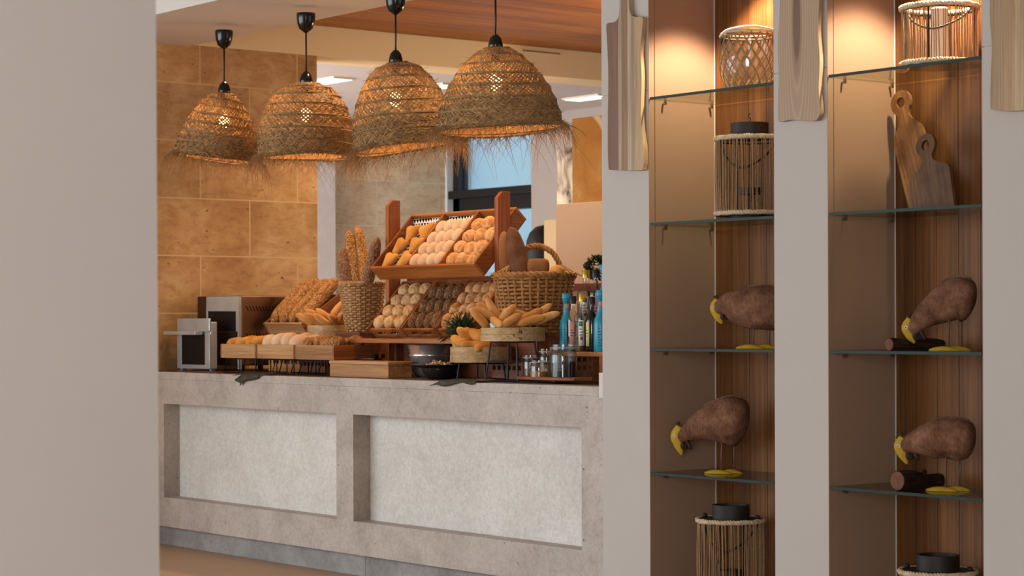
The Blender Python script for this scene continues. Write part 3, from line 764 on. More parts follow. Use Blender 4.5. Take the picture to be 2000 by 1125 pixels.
# ================================================================ THREE BOXES ON WIRE STANDS
SEEDMESH = SRC['seedbun'].data
YBx = 5.93; edges = [atY(p, 690, YBx).x for p in (430, 500, 575, 652)]
zt_b = atY(540, 673, YBx).z; zb_b = atY(540, 701, YBx).z
DB = .235
kinds = ['golden rolls', 'floured rolls', 'seeded rolls']
for k in range(3):
    xa, xb = edges[k] + .002, edges[k + 1] - .002; w_ = xb - xa
    lab = ['leftmost shallow oak box of golden rolls on the wire stand', 'middle shallow oak box of floured rolls on the wire stand', 'rightmost shallow oak box of seeded rolls on the wire stand'][k]
    t = thing('bread_box', lab, 'box', (xa, YBx, zb_b), group='shallow oak boxes along the counter front')
    open_box(t, w_, DB, zt_b - zb_b, .012, m_wbox, m_wboxy, floor_z=.012)
    s = thing('wire_stand', 'black wire stand under the %s shallow oak box' % ['leftmost', 'middle', 'rightmost'][k], 'stand', (xa, YBx, CZ), group='black wire stands under the oak boxes')
    hh = zb_b - CZ - .004
    for yy in (.012, DB - .03):
        for (a, b) in ((.02, .19), (.21, .36)):
            a *= w_ / .38; b *= w_ / .38
            MB().tube([(a + .02, yy + .01, hh), (a, yy, .004), (b, yy, .004), (b - .02, yy + .01, hh)], .0038, 6).build('wire_leg', m_wire, s)
    MB().tube([(.01, .022, hh), (w_ - .01, .022, hh), (w_ - .01, DB - .02, hh), (.01, DB - .02, hh)], .004, 6, True).build('top_ring', m_wire, s)
    zb2 = zt_b - .004
    rr = random.Random(40 + k)
    for j in range(8):
        ix, iy = j % 4, j // 4
        x = xa + w_ * (.15 + .235 * ix) + rr.uniform(-.008, .008); y = YBx + DB * (.28 + .42 * iy) + rr.uniform(-.008, .008); z = zb2 + rr.uniform(.006, .022)
        M_ = Matrix.Translation((x, y, z)) @ Matrix.Rotation(rr.uniform(-.7, .7) + (1.3 if k == 2 else 0), 4, 'Z')
        kd = ['seedbun', 'floured', 'seedbun'][k]
        lab = '%s roll, %s row, %s from left, in the %s oak box' % (['golden oval', 'pale floured', 'seed-covered'][k], ['front', 'back'][iy], ORD[ix], ['leftmost', 'middle', 'rightmost'][k])
        o = place_bun(kd, ['oval_roll', 'floured_roll', 'seeded_roll'][k], M_, lab, kinds[k] + ' in the shallow oak boxes', sc=1.1 if k != 1 else 1.35)
        if k == 0:
            if 'GOLDOVAL' not in globals(): GOLDOVAL = o.data.copy(); GOLDOVAL.materials.clear(); GOLDOVAL.materials.append(m_gold)
            o.data = GOLDOVAL
        if k == 2: o.data = SEEDMESH
# ================================================================ OAK BLOCK, PHONE
ba, bb = atY(644, 720, 5.90), atY(758, 720, 5.90); zbk = atY(644, 704, 5.9).z
rb = thing('wooden_riser', 'plain oak block riser carrying the phone at the counter front', 'riser', (ba.x, 5.90, CZ))
MB().box(0, bb.x - ba.x, 0, .14, 0, zbk - CZ - .016).build('block', m_wbox, rb, bev=.003)
MB().box(-.003, bb.x - ba.x + .003, -.003, .143, zbk - CZ - .016, zbk - CZ).build('top_board', m_wbox, rb, bev=.003)
pp = atZ(716, 703, zbk)
ph = thing('phone', 'black phone lying flat on the oak block', 'phone', (pp.x, pp.y, zbk), rz=.35)
MB().box(-.072, .072, -.036, .036, 0, .008).build('body', m_black, ph, bev=.003)
MB().box(-.066, .066, -.032, .032, .008, .0086).build('screen', plain('screen_glass', '101820', 0.08, 0.6), ph)
# ================================================================ WICKER BASKETS
def basket(t, prof, rows, stakes, rs, mat, smat, rimr, ell=1.0):
    """woven basket; prof(z01)->radius, height h"""
    h, rf = prof
    mb = MB(); K = stakes * 4
    for r_ in range(rows):
        z = h * (r_ + .5) / rows; Rz = rf(z / h); pts = []
        for j in range(K):
            th = 2 * PI * j / K; a = .0042 * cos(stakes * th / 2 * 1.0 + PI * r_)
            pts.append(((Rz + a) * cos(th), (Rz + a) * sin(th) * ell, z + .0012 * sin(5 * th + r_)))
        mb.tube(pts, rs, 5, True, flat=1.25)
    mb.build('weave', mat, t, True)
    sk = MB()
    for k in range(stakes):
        th = 2 * PI * k / stakes * 1.0
        sk.tube([(rf(u) * cos(th), rf(u) * sin(th) * ell, h * u) for u in (0, .25, .5, .75, 1)], rs * 1.05, 5)
    sk.build('stakes', smat, t, True)
    rm = MB(); Rz = rf(1.0)
    rope(rm, [(Rz * cos(2 * PI * j / 72), Rz * sin(2 * PI * j / 72) * ell, h + rimr * .6) for j in range(72)], rimr * .8, rimr * .75, 3, stakes * .45, 6, True)
    rm.build('rim', mat, t, True)
    MB().lathe([(0, .002), (rf(0) - .002, .002), (rf(0) - .002, .01), (0, .01)], 32, Matrix.Diagonal((1, ell, 1, 1))).build('base', smat, t)
qt = atY(708, 640, 6.27); zTB = atY(708, 648, 6.2).z
hTB = atY(708, 556, 6.27).z - zTB
tbk = thing('wicker_basket', 'tall tapered wicker basket of upright baguettes left of the bread stand', 'basket', (qt.x, 6.27, zTB))
basket(tbk, (hTB, lambda u: .078 + .036 * u + .004 * sin(PI * u)), 20, 26, .0052, m_wick2, m_wick, .0085)
rT = riser('wooden_riser', 'dark wooden riser with square cut-outs under the tall wicker basket', qt.x - .10, min(qt.x + .12, XA - .04), 6.17, 6.45, zTB - CZ, m_wdark, rows=2)
def loaf(name, mat, L, r, base, tip, label, grp, **k):
    me = stick_mesh('loaf_' + label[:12], L, r, **k); return stick(name, me, mat, base, tip, 0.6, label, grp)
def tallp(px, py, Y, px2, py2, Y2): return atY(px, py, Y), atY(px2, py2, Y2)
g_ = 'baguettes in the tall wicker basket'
for (nm, mt, px, py, Y, px2, py2, Y2, r, lab, pw) in (
    ('baguette', m_rough, 688, 590, 6.265, 669, 484, 6.25, .042, 'short thick seeded baguette, leftmost in the tall wicker basket', 4),
    ('baguette', m_bagseed, 706, 590, 6.29, 680, 449, 6.28, .033, 'smooth golden baguette crossing the middle of the tall wicker basket', 3),
    ('baguette', m_bagseed, 722, 590, 6.305, 698, 440, 6.33, .034, 'seeded golden baguette at the back, tallest in the tall wicker basket', 3),
    ('baguette', m_rough, 708, 590, 6.247, 738, 464, 6.225, .032, 'slim dark-seeded baguette leaning right in the tall wicker basket', 4)):
    a, b = tallp(px, py, Y, px2, py2, Y2); d = b - a
    loaf(nm, mt, d.length, r, a, b, lab, g_, pointy=pw, seed=int(px2), cuts=0)
# big basket with handle
CB = Vector((-7.82, 6.28)); zBB = atY(1035, 652, 6.28).z; hBB = atY(1043, 541, 6.28).z - zBB
ang = math.atan2(-FX, FY)
bbk = thing('wicker_basket', 'large round wicker basket with an arched handle right of the bread stand', 'basket', (CB.x, CB.y, zBB), rz=ang)
basket(bbk, (hBB, lambda u: .140 + .045 * u ** .9), 15, 30, .0072, m_wick, m_wick, .0115)
hd = MB()
hp = smoothpath([(-.135, .03, hBB - .02), (-.105, .03, hBB + .055), (-.05, .02, hBB + .125), (.02, 0, hBB + .145), (.085, -.01, hBB + .115), (.12, -.01, hBB + .06), (.165, 0, hBB - .02)], 10)
rope(hd, hp, .0075, .0078, 3, 7, 6); hd.build('handle', m_wick, bbk, True)
for sgn, root in ((-1, (-.10, .03, hBB + .062)), (1, (.118, -.01, hBB + .065))):
    sp_ = MB()
    for k in range(6):
        o_ = (k - 2.5) * .022
        sp_.tube(smoothpath([root, (root[0] + sgn * .02 + o_ * .6, root[1] - .03, hBB + .03), (root[0] + sgn * .03 + o_ * 1.4, -.10 + abs(o_) * .3 if sgn < 0 else -.07, hBB + .002)], 6), .0048, 5)
    sp_.build('handle_splay', m_wick2, bbk, True)
riser('wooden_riser', 'wooden riser with square cut-outs under the large handled basket', CB.x - .17, CB.x + .17, 6.16, 6.5, zBB - CZ, m_wdark, rows=2)
def L_(px, py, Y): return atY(px, py, Y)
a, b = L_(1027, 570, 6.20), L_(998, 444, 6.19)
loaf('baguette', bread('crust_dark_brown', '543420', '66422a', '7a5236', 14, 0.85, bump=.6), (b - a).length, .047, a, b, 'big dark brown loaf leaning left in the large handled basket', 'loaves in the large handled basket', pointy=2.6, seed=5, lump=.02)
a, b = L_(992, 565, 6.25), L_(984, 452, 6.25)
loaf('baguette', m_brown, (b - a).length, .033, a, b, 'reddish brown loaf squeezed between the post and the big dark loaf', 'loaves in the large handled basket', pointy=3, seed=6, lump=.02)
c_ = L_(1051, 524, 6.26)
def sqf(d):
    e = 5; return 1 / (abs(d.x) ** e + abs(d.y) ** e + abs(d.z) ** e) ** (1 / e) * (1 + .04 * max(0, d.z))
pl_ = put('pan_loaf', MB().ell((0, 0, 0), .052, .052, .055, nu=32, nv=20, fn=sqf).mesh('pan_loaf', True), m_brown)
pl_.matrix_world = Matrix.Translation((c_.x, c_.y, c_.z - .012)) @ Matrix.Rotation(ang, 4, 'Z'); tag(pl_, 'square-sided brown loaf in the middle of the large handled basket', 'bread loaf', 'loaves in the large handled basket')
c_ = L_(1088, 530, 6.28)
rl = put('round_roll', MB().ell((0, 0, 0), .034, .034, .03).mesh('round_roll', True), m_gold); rl.location = (c_.x, c_.y, c_.z); tag(rl, 'small round golden roll at the right rim of the large handled basket', 'bread roll')
c_ = L_(1040, 555, 6.3)
fl = put('bread_loaf', MB().ell((0, 0, 0), .12, .11, .06).mesh('bread_loaf', True), m_brown); fl.location = (CB.x, CB.y, c_.z - .07); tag(fl, 'broad brown loaf lying deep inside the large handled basket', 'bread loaf')
# ================================================================ STEEL BOWL, DARK DISH
m_bowl = plain('polished_steel', 'd6d2cc', 0.2, 0.5, 0.8, var='c6c2bc', ns=8)
q = atY(840, 690, 6.16)
bw_ = thing('steel_bowl', 'shiny stepped steel bowl under the shelf of the bread stand', 'bowl', (q.x, 6.16, CZ))
zbw = atY(840, 671, 6.06).z - CZ - .009
MB().lathe([(0, 0), (.06, 0), (.072, .008), (.088, .035), (.098, zbw * .62), (.103, zbw * .66), (.103, zbw * .72), (.1, zbw * .74), (.109, zbw * .97), (.114, zbw), (.111, zbw + .002), (.105, zbw * .95), (.096, zbw * .7), (.083, .04), (.066, .014), (0, .012)], 56).build('bowl_shell', m_bowl, bw_, True, angle=50)
q = atY(858, 730, 6.015)
ds = thing('dark_dish', 'dark carved dish with a wide flat rim, heaped with pale peelings', 'dish', (q.x, 6.015, CZ))
zd = atY(858, 713, 6.0).z - CZ
m_dish = plain('dark_glaze', '1c1614', 0.4, 0.4, var='28201c', ns=30)
MB().lathe([(0, 0), (.05, 0), (.058, .006), (.078, zd * .45), (.085, zd * .8), (.14, zd), (.141, zd + .004), (.088, zd * .92), (.07, zd * .5), (.05, .014), (0, .012)], 48).build('dish_shell', m_dish, ds, True, angle=40)
cv = MB()
for k in range(26):
    a = 2 * PI * k / 26
    for sg in (1, -1):
        cv.tube([((.062 + .024 * f) * cos(a + sg * .12 * f), (.062 + .024 * f) * sin(a + sg * .12 * f), .012 + (zd * .62) * f) for f in (0, .5, 1)], .0018, 4)
cv.build('carved_pattern', m_dish, ds)
pm_ = MB(); rr = random.Random(9)
for k in range(70):
    a = rr.uniform(0, 2 * PI); r_ = .075 * math.sqrt(rr.random()); z = zd * .75 + .034 * (1 - r_ / .085) * rr.uniform(.5, 1); y_ = rr.uniform(0, PI); L = rr.uniform(.012, .026); w_ = rr.uniform(.005, .009)
    M_ = Matrix.Translation((r_ * cos(a), r_ * sin(a), z)) @ Euler((rr.uniform(-.6, .6), rr.uniform(-.6, .6), y_)).to_matrix().to_4x4()
    n = 5; vs = []
    for j in range(n + 1):
        u = 2 * j / n - 1; vs += [(u * L, -w_ * (1 - .5 * u * u), .006 * u * u), (u * L, w_ * (1 - .5 * u * u), .006 * u * u)]
    vs2 = [(x, y, zz + .003) for x, y, zz in vs]; N_ = len(vs)
    fs = [(2 * j, 2 * j + 1, 2 * j + 3, 2 * j + 2) for j in range(n)] + [(N_ + 2 * j, N_ + 2 * j + 2, N_ + 2 * j + 3, N_ + 2 * j + 1) for j in range(n)]
    fs += [(2 * j, 2 * j + 2, N_ + 2 * j + 2, N_ + 2 * j) for j in range(n)] + [(2 * j + 1, N_ + 2 * j + 1, N_ + 2 * j + 3, 2 * j + 3) for j in range(n)]
    pm_.add(vs + vs2, fs, M_)
pe = pm_.build('peelings', plain('pale_peel', 'd2bda0', 0.7, 0.3, var='b99e7c', ns=50), None, True); pe.location = (q.x, 6.015, CZ); tag(pe, 'heap of pale dried peelings in the dark carved dish', 'peelings', kind='stuff')
# ================================================================ RIGHT STEAMERS ON WIRE STANDS
def wire_stand(label, x, y, z0, h, R1, R0, ring=True, mid=None):
    t = thing('wire_stand', label, 'stand', (x, y, z0))
    MB().tube([(R1 * cos(2 * PI * j / 40), R1 * sin(2 * PI * j / 40), h - .004) for j in range(40)], .004, 6, True).build('top_ring', m_wire, t)
    for k in range(4):
        a = PI / 4 + k * PI / 2 + .3
        MB().tube([(R1 * cos(a), R1 * sin(a), h - .004), (R0 * cos(a), R0 * sin(a), .004)], .0042, 6).build('leg', m_wire, t)
    for k in range(2):
        a = PI / 4 + k * PI + .3; b = a + PI / 2
        MB().tube([(R0 * cos(a), R0 * sin(a), .004), (R0 * cos(b), R0 * sin(b), .004)], .0038, 6).build('foot_bar', m_wire, t)
    if mid:
        f = mid; Rm = R0 + (R1 - R0) * f
        MB().tube([(Rm * cos(PI / 4 + k * PI / 2 + .3), Rm * sin(PI / 4 + k * PI / 2 + .3), h * f) for k in range(4)], .005, 6, True).build('middle_frame', m_wire, t)
    return t
q = atY(940, 700, 6.05); LSX, LSY = q.x, 6.05
zL0, zL1 = atY(935, 709, 5.92).z, atY(935, 678, 5.92).z
RS = 60 / 4200 * 9.95
steamer('lower bamboo steamer of golden lobed rolls, right of the dark dish', LSX, LSY, zL0, RS, zL1 - zL0)
wire_stand('low black wire stand under the lower right bamboo steamer', LSX, LSY, CZ, zL0 - CZ, RS * .72, RS * .8)
lr = [(-.085, -.06, .0, .5, 1.1), (-.05, -.05, .04, 2.0, .9), (-.02, -.085, .0, 3.2, .4), (.005, -.02, .035, 1.0, .8), (.03, -.08, -.01, 4.2, .2), (-.06, .02, .03, 2.2, .9), (.075, -.06, -.015, .6, .2)]
dl = ['leftmost, standing', 'topmost', 'front middle', 'behind the topmost', 'front right', 'back left', 'rightmost, half hidden']
for (dx, dy, dz, yw, pt_), d in zip(lr, dl):
    M_ = Matrix.Translation((LSX + dx, LSY + dy, zL1 + .012 + dz)) @ Matrix.Rotation(yw, 4, 'Z') @ Matrix.Rotation(pt_, 4, 'X')
    place_bun('lobed', 'lobed_roll', M_, 'golden lobed roll, %s, in the lower right steamer' % d, 'golden lobed rolls in the lower right steamer', sc=1.0)
USX, USY = -7.62, 5.995
zU0, zU1 = atY(1005, 667, 5.86).z, atY(1005, 640, 5.86).z
us = steamer('upper bamboo steamer heaped with small baguettes, highest at the counter front', USX, USY, zU0, .143, zU1 - zU0)
# burnt brand marks on its front
bm_ = MB(); rb_ = .1465
def mark(th, z, dw, dh, rot=0): bm_.box(-dw, dw, -.0012, .0012, -dh, dh, Matrix.Rotation(th, 4, 'Z') @ Matrix.Translation((rb_ , 0, z)) @ Matrix.Rotation(PI / 2, 4, 'Z') @ Matrix.Rotation(rot, 4, 'Y'))
tv = math.atan2(-USY, -USX)
hz = zU1 - zU0
for (dt, zz, dw, dh, ro) in ((.04, .42, .0012, .008, 0), (.02, .46, .005, .001, 0), (.20, .74, .0012, .007, 0), (.20, .92, .0015, .0015, 0), (.20, .62, .006, .001, .2), (.25, .72, .0012, .009, .35), (.27, .62, .006, .0012, 0), (.27, .72, .001, .007, 0), (.19, .26, .005, .001, .4), (.22, .2, .0012, .006, 0), (.26, .24, .006, .001, 0), (.27, .2, .001, .006, .3), (-.14, .34, .003, .0012, 0)):
    mark(tv + dt, hz * zz, dw, dh, ro)
bm_.build('burnt_mark', m_burn, us)
wire_stand('tall black wire stand under the upper right bamboo steamer', USX, USY, CZ, zU0 - CZ, .10, .125, mid=.5)
minis(USX, USY, zU1, [
    (-.145, .02, .036, -.6, .2, .65, 'leftmost, drooping over the rim'), (-.125, .0, .056, -.85, .15, .42, 'second from left'), (-.108, -.05, .07, -.75, 0, .5, 'left back, half hidden'), (-.08, -.03, .074, -.5, 0, .82, 'standing steepest at the left'),
    (-.074, .08, .028, .28, .75, -.2, 'end on at the left front'), (-.008, .085, .028, .62, -.5, .42, 'middle front'), (-.028, .02, .052, .5, -.3, .6, 'middle, pointing up right'), (.012, -.03, .062, .75, -.1, -.2, 'behind the middle'),
    (.07, .01, .054, .85, -.1, .42, 'right of the middle, high'), (.118, -.03, .068, .75, -.1, .5, 'right back, highest'), (.082, .075, .028, .93, -.2, .28, 'right front, long side showing'), (.15, .02, .038, .9, -.1, .36, 'rightmost, jutting out'), (0, -.02, .014, .8, .4, .05, 'buried in the centre')],
    'in the upper right steamer', 'small baguettes in the upper right steamer')
# ================================================================ GREENERY
q = atY(900, 660, 6.09)
gp = thing('green_sprig', 'tuft of dark green needle leaves between the bins and the steamers', 'herb sprig', (-8.135, 6.09, ZSH))
lf = MB(); rr = random.Random(21)
for k in range(380):
    a = rr.uniform(-2.6, 1.6); L = rr.uniform(.06, .14); e = rr.uniform(-.1, 1.15); o0 = Vector((rr.uniform(-.03, .04), rr.uniform(-.02, .02), .012 + rr.uniform(0, .04)))
    d = Vector((cos(a) * cos(e), sin(a) * cos(e) * .55 - .1, sin(e)))
    lf.tube([o0, o0 + d * L * .55 + Vector((0, 0, .006)), o0 + d * L + Vector((0, 0, -.012))], [.0022, .0028, .0004], 4, flat=.5)
lf.build('needle_leaves', plain('needle_green', '33502a', 0.5, 0.4, var='22381e', ns=60), gp)
st_ = MB()
for k in range(5): st_.tube([(.01 * (k - 2), 0, .003), (.02 * (k - 2), -.005, .05)], .003, 6)
st_.build('stem', plain('stem_brown', '4a3b22', 0.7), gp)
lf2 = MB()
for (a, e, L) in ((2.9, .35, .10), (2.6, .1, .085), (3.2, .0, .07)):
    d = Vector((cos(a) * cos(e), -.35, sin(e))).normalized(); s_ = d.cross(Vector((0, 0, 1))).normalized(); vs = []
    for j in range(9):
        f = j / 8; w_ = .011 * sin(PI * min(1, f * .9 + .08)); p = Vector((-.03, -.03, .012)) + d * L * f + Vector((0, 0, -.03 * f * f)); vs += [p - s_ * w_, p + s_ * w_]
    N_ = len(vs); vs2 = [v + Vector((0, 0, .0015)) for v in vs]
    lf2.add(vs + vs2, [(2 * j, 2 * j + 1, 2 * j + 3, 2 * j + 2) for j in range(8)] + [(N_ + 2 * j, N_ + 2 * j + 2, N_ + 2 * j + 3, N_ + 2 * j + 1) for j in range(8)])
lf2.build('broad_leaf', plain('leaf_green', '5c7438', 0.5, 0.4, var='48602c', ns=40), gp)
# leaves drooping over the counter edge
m_leaf = plain('dry_leaf', '3c3a28', 0.6, 0.4, var='2c2a1c', ns=40)
def edge_leaf(t, pts, sx, ox_, oy_):
    """outline traced on the counter's front plane, folded back over its top edge"""
    P = [atY(ox_ + x / sx, oy_ + y / sx, YC - .008) for x, y in pts]; o0 = t.location
    ol = [(p.x - o0.x, p.z - CZ) for p in smoothpath(P + [P[0]], 3)[:-1]]
    bm = bmesh.new(); vv = [bm.verts.new((u, 0, v)) for u, v in ol]; ed_ = [bm.edges.new((vv[k], vv[(k + 1) % len(vv)])) for k in range(len(vv))]
    bmesh.ops.triangle_fill(bm, edges=ed_, use_beauty=True)
    bmesh.ops.subdivide_edges(bm, edges=bm.edges[:], cuts=2, use_grid_fill=True); bmesh.ops.triangulate(bm, faces=bm.faces)
    for v in bm.verts:
        z = v.co.z; x = v.co.x
        wv = .003 * sin(x * 70) + .002 * sin(x * 150 + z * 200)
        v.co.y = -.010 + wv - .10 * max(0, -z) if z < .003 else -.010 + wv + (z - .003) * 3.0
        if z > .003: v.co.z = .003 + (z - .003) * .7
    bmesh.ops.recalc_face_normals(bm, faces=bm.faces)
    me = bpy.data.meshes.new('leaf_blade'); bm.to_mesh(me); bm.free(); me.shade_smooth()
    o = put('leaf_blade', me, m_leaf, t); s_ = o.modifiers.new('thick', 'SOLIDIFY'); s_.thickness = .0014
pA = atY(500, 735, YC)
l1 = thing('fallen_leaf', 'dark lobed leaf drooping over the counter edge below the oak boxes', 'leaf', (pA.x, YC, CZ), group='leaves on the counter edge')
edge_leaf(l1, [(668, 932), (705, 918), (740, 914), (700, 950), (698, 968), (732, 985), (742, 1007), (768, 977), (822, 966), (880, 952), (908, 928), (955, 914), (1010, 903), (940, 892), (850, 886), (760, 892), (715, 905)], 4.326, 300, 520)
MB().tube([(.04, -.012, .002), (.11, .02, .007), (.17, .04, .006)], .0022, 6).build('stalk', m_leaf, l1)
pB = atY(895, 745, YC)
l2 = thing('fallen_leaf', 'long dark leaf lying along the counter edge below the lower steamer', 'leaf', (pB.x, YC, CZ), group='leaves on the counter edge')
edge_leaf(l2, [(372, 814), (420, 782), (470, 764), (560, 744), (700, 733), (860, 738), (935, 752), (850, 762), (795, 768), (765, 796), (722, 792), (668, 776), (600, 792), (545, 808), (495, 812), (455, 800), (420, 796)], 4.651, 760, 580)
MB().tube([(.05, -.01, .002), (.12, .02, .006), (.17, .03, .006)], .0022, 6).build('stalk', m_leaf, l2)
# ================================================================ JARS ON A WOOD SLAB
q = atY(1080, 742, 5.97)
sl_ = thing('wooden_slab', 'thin live-edge wooden slab under the glass jars', 'board', (q.x, 5.975, CZ))
ol = []; rr = random.Random(4)
for k in range(28):
    a = 2 * PI * k / 28; r_ = 1 + rr.uniform(-.06, .06); ol.append((.215 * abs(cos(a)) ** .6 * (1 if cos(a) > 0 else -1) * r_, .085 * abs(sin(a)) ** .6 * (1 if sin(a) > 0 else -1) * r_))
o_ = plate('slab', ol, [], .014, m_wdark, sl_); o_.rotation_euler = (PI / 2, 0, 0); o_.location = (0, 0, .014)
for v in o_.data.vertices: pass
m_jar = see_through('jar_glass', (0.86, 0.88, 0.86, 1), 0.12)
m_lidm = plain('jar_lid_glass', 'a8a196', 0.15, 0.6, 0.3)
ZJ = CZ + .0145
def jar(px, Y, R_, h, fill, fmat, label, neck=.86, lid=True, etched=False):
    q = atY(px, 720, Y); t = thing('glass_jar', label, 'jar', (q.x, Y, ZJ), group='glass jars on the wooden slab')
    MB().lathe([(0, 0), (R_ * .9, 0), (R_, .008), (R_, h * .70), (R_ * .97, h * .76), (R_ * neck, h * .83), (R_ * neck, h * .87), (R_ * neck - .003, h * .87), (R_ * .95 - .003, h * .75), (R_ - .003, h * .68), (R_ - .003, .01), (0, .006)], 36).build('glass_body', m_jar, t, True, angle=50)
    MB().lathe([(0, .0065), (R_ - .004, .0105), (R_ - .004, h * fill), (0, h * fill + .003)], 32).build('contents', fmat, t, True, angle=50)
    if lid: MB().lathe([(R_ * neck + .001, h * .865), (R_ * neck + .005, h * .87), (R_ * neck + .005, h * .93), (R_ * neck + .002, h * .94), (R_ * neck + .002, h), (R_ * .4, h + .002), (0, h + .002)], 36).build('lid', m_jar, t, True, angle=50)
    MB().tube([((R_ * neck + .004) * cos(2 * PI * j / 36), (R_ * neck + .004) * sin(2 * PI * j / 36), h * .9) for j in range(36)], .0025, 6, True).build('lid_ring', m_lidm, t, True)
    return t
m_coffee = plain('dark_contents', '1c1210', 0.8, var='2a1c16', ns=120); m_orange = plain('orange_salt', 'd8925c', 0.8, var='c47c46', ns=90); m_palec = plain('pale_contents', '8a6a50', 0.8, var='6f5440', ns=90)
jb = jar(1100, 5.985, .062, .155, .52, m_coffee, 'largest glass jar, dark contents, at the right of the slab')
# white sketch printed on the largest jar
sk_ = MB(); tv2 = math.atan2(-5.985, -atY(1100, 720, 5.985).x)
def jb_(th, z0_, th1, z1_): sk_.tube([(.0626 * cos(tv2 + th + (th1 - th) * f), .0626 * sin(tv2 + th + (th1 - th) * f), z0_ + (z1_ - z0_) * f) for f in (0, .25, .5, .75, 1)], .0008, 4)
for (a, z_, b, z1_) in ((-.62, .045, -.62, .095), (-.62, .095, -.5, .11), (-.5, .11, -.42, .105), (-.42, .105, -.42, .045), (-.3, .05, -.3, .112), (-.22, .05, -.22, .112), (-.12, .052, -.12, .11), (-.62, .045, -.1, .045), (-.55, .05, -.55, .075), (-.55, .075, -.48, .085), (-.48, .085, -.48, .05)): jb_(a, z_, b, z1_)
sk_.build('printed_sketch', plain('white_print', 'cfd8de', 0.6), jb)
jar(1053, 5.935, .043, .085, .42, m_orange, 'small glass jar of orange salt at the front of the slab')
jar(1036, 5.995, .034, .105, .5, m_palec, 'slim glass jar at the left end of the slab')
jar(1068, 6.03, .036, .135, .45, m_orange, 'glass jar half hidden behind the largest jar')
# ================================================================ BOTTLES
zB = atY(1150, 687, 6.1).z
def bench(label, x0, x1, y0, y1, z):
    t = thing('wooden_bench', label, 'riser', (x0, y0, CZ)); h = z - CZ; w_, d_ = x1 - x0, y1 - y0
    MB().box(0, w_, 0, d_, h - .02, h).build('top_board', m_wstand, t, bev=.002)
    for x in (.02, w_ * .52, w_ - .05): MB().box(x, x + .022, .01, d_ - .01, 0, h - .02).build('leg', m_wbin, t)
    MB().add([(w_ * .52 + .022, .02, 0), (w_ * .52 + .10, .02, h - .02), (w_ * .52 + .022, .02, h - .02), (w_ * .52 + .022, .04, 0), (w_ * .52 + .10, .04, h - .02), (w_ * .52 + .022, .04, h - .02)], [(0, 1, 2), (5, 4, 3), (0, 3, 4, 1), (1, 4, 5, 2), (2, 5, 3, 0)]).build('brace', m_wbin, t)
    return t
xb0 = atY(1096, 690, 6.075).x - .1; xb1 = atY(1173, 690, 6.075).x + .3
bench('low wooden bench carrying the front row of bottles', xb0, xb1, 6.075, 6.21, zB)
zB2 = atY(1150, 640, 6.3).z
bench('taller wooden bench carrying the back row of bottles', xb0 + .06, xb1, 6.25, 6.46, zB2)
m_blue = plain('turquoise_glaze', '1b8fa8', 0.35, 0.5, var='1a88a2', ns=20)
m_clear = see_through('bottle_glass', (0.86, 0.86, 0.80, 1), 0.14)
m_vin = plain('dark_vinegar', '160a0a', 0.15, 0.5); m_oil = plain('green_oil', '57481c', 0.12, 0.5); m_gcap = plain('gold_cap', 'c09a38', 0.3, 0.5, 0.7); m_dgl = plain('dark_bottle_glass', '100e0e', 0.1, 0.6)
m_lw = plain('label_white', 'd9d4cb', 0.6); m_lp = plain('label_pink', 'c48a80', 0.6); m_ly = plain('label_cream', 'd2c47e', 0.6); m_lg = plain('label_green', '2e7d52', 0.6); m_ink = plain('label_ink', '2a2220', 0.6); m_lred = plain('label_red', '8c3a34', 0.6)
def patch(t, name, mat, R_, a0, a1, z0, z1, sq=0.0, off=.0006):
    n = 10; vs = []
    for j in range(n + 1):
        an = a0 + (a1 - a0) * j / n; q_ = 1
        if sq: q_ = 1 / ((abs(cos(an)) ** (2 + sq * 5) + abs(sin(an)) ** (2 + sq * 5)) ** (1 / (2 + sq * 5)))
        r_ = R_ * q_ + off; vs += [(r_ * cos(an), r_ * sin(an), z0), (r_ * cos(an), r_ * sin(an), z1)]
    o = MB().add(vs, [(2 * j, 2 * j + 2, 2 * j + 3, 2 * j + 1) for j in range(n)]).build(name, mat, t, True); s = o.modifiers.new('thick', 'SOLIDIFY'); s.thickness = .0004; return o
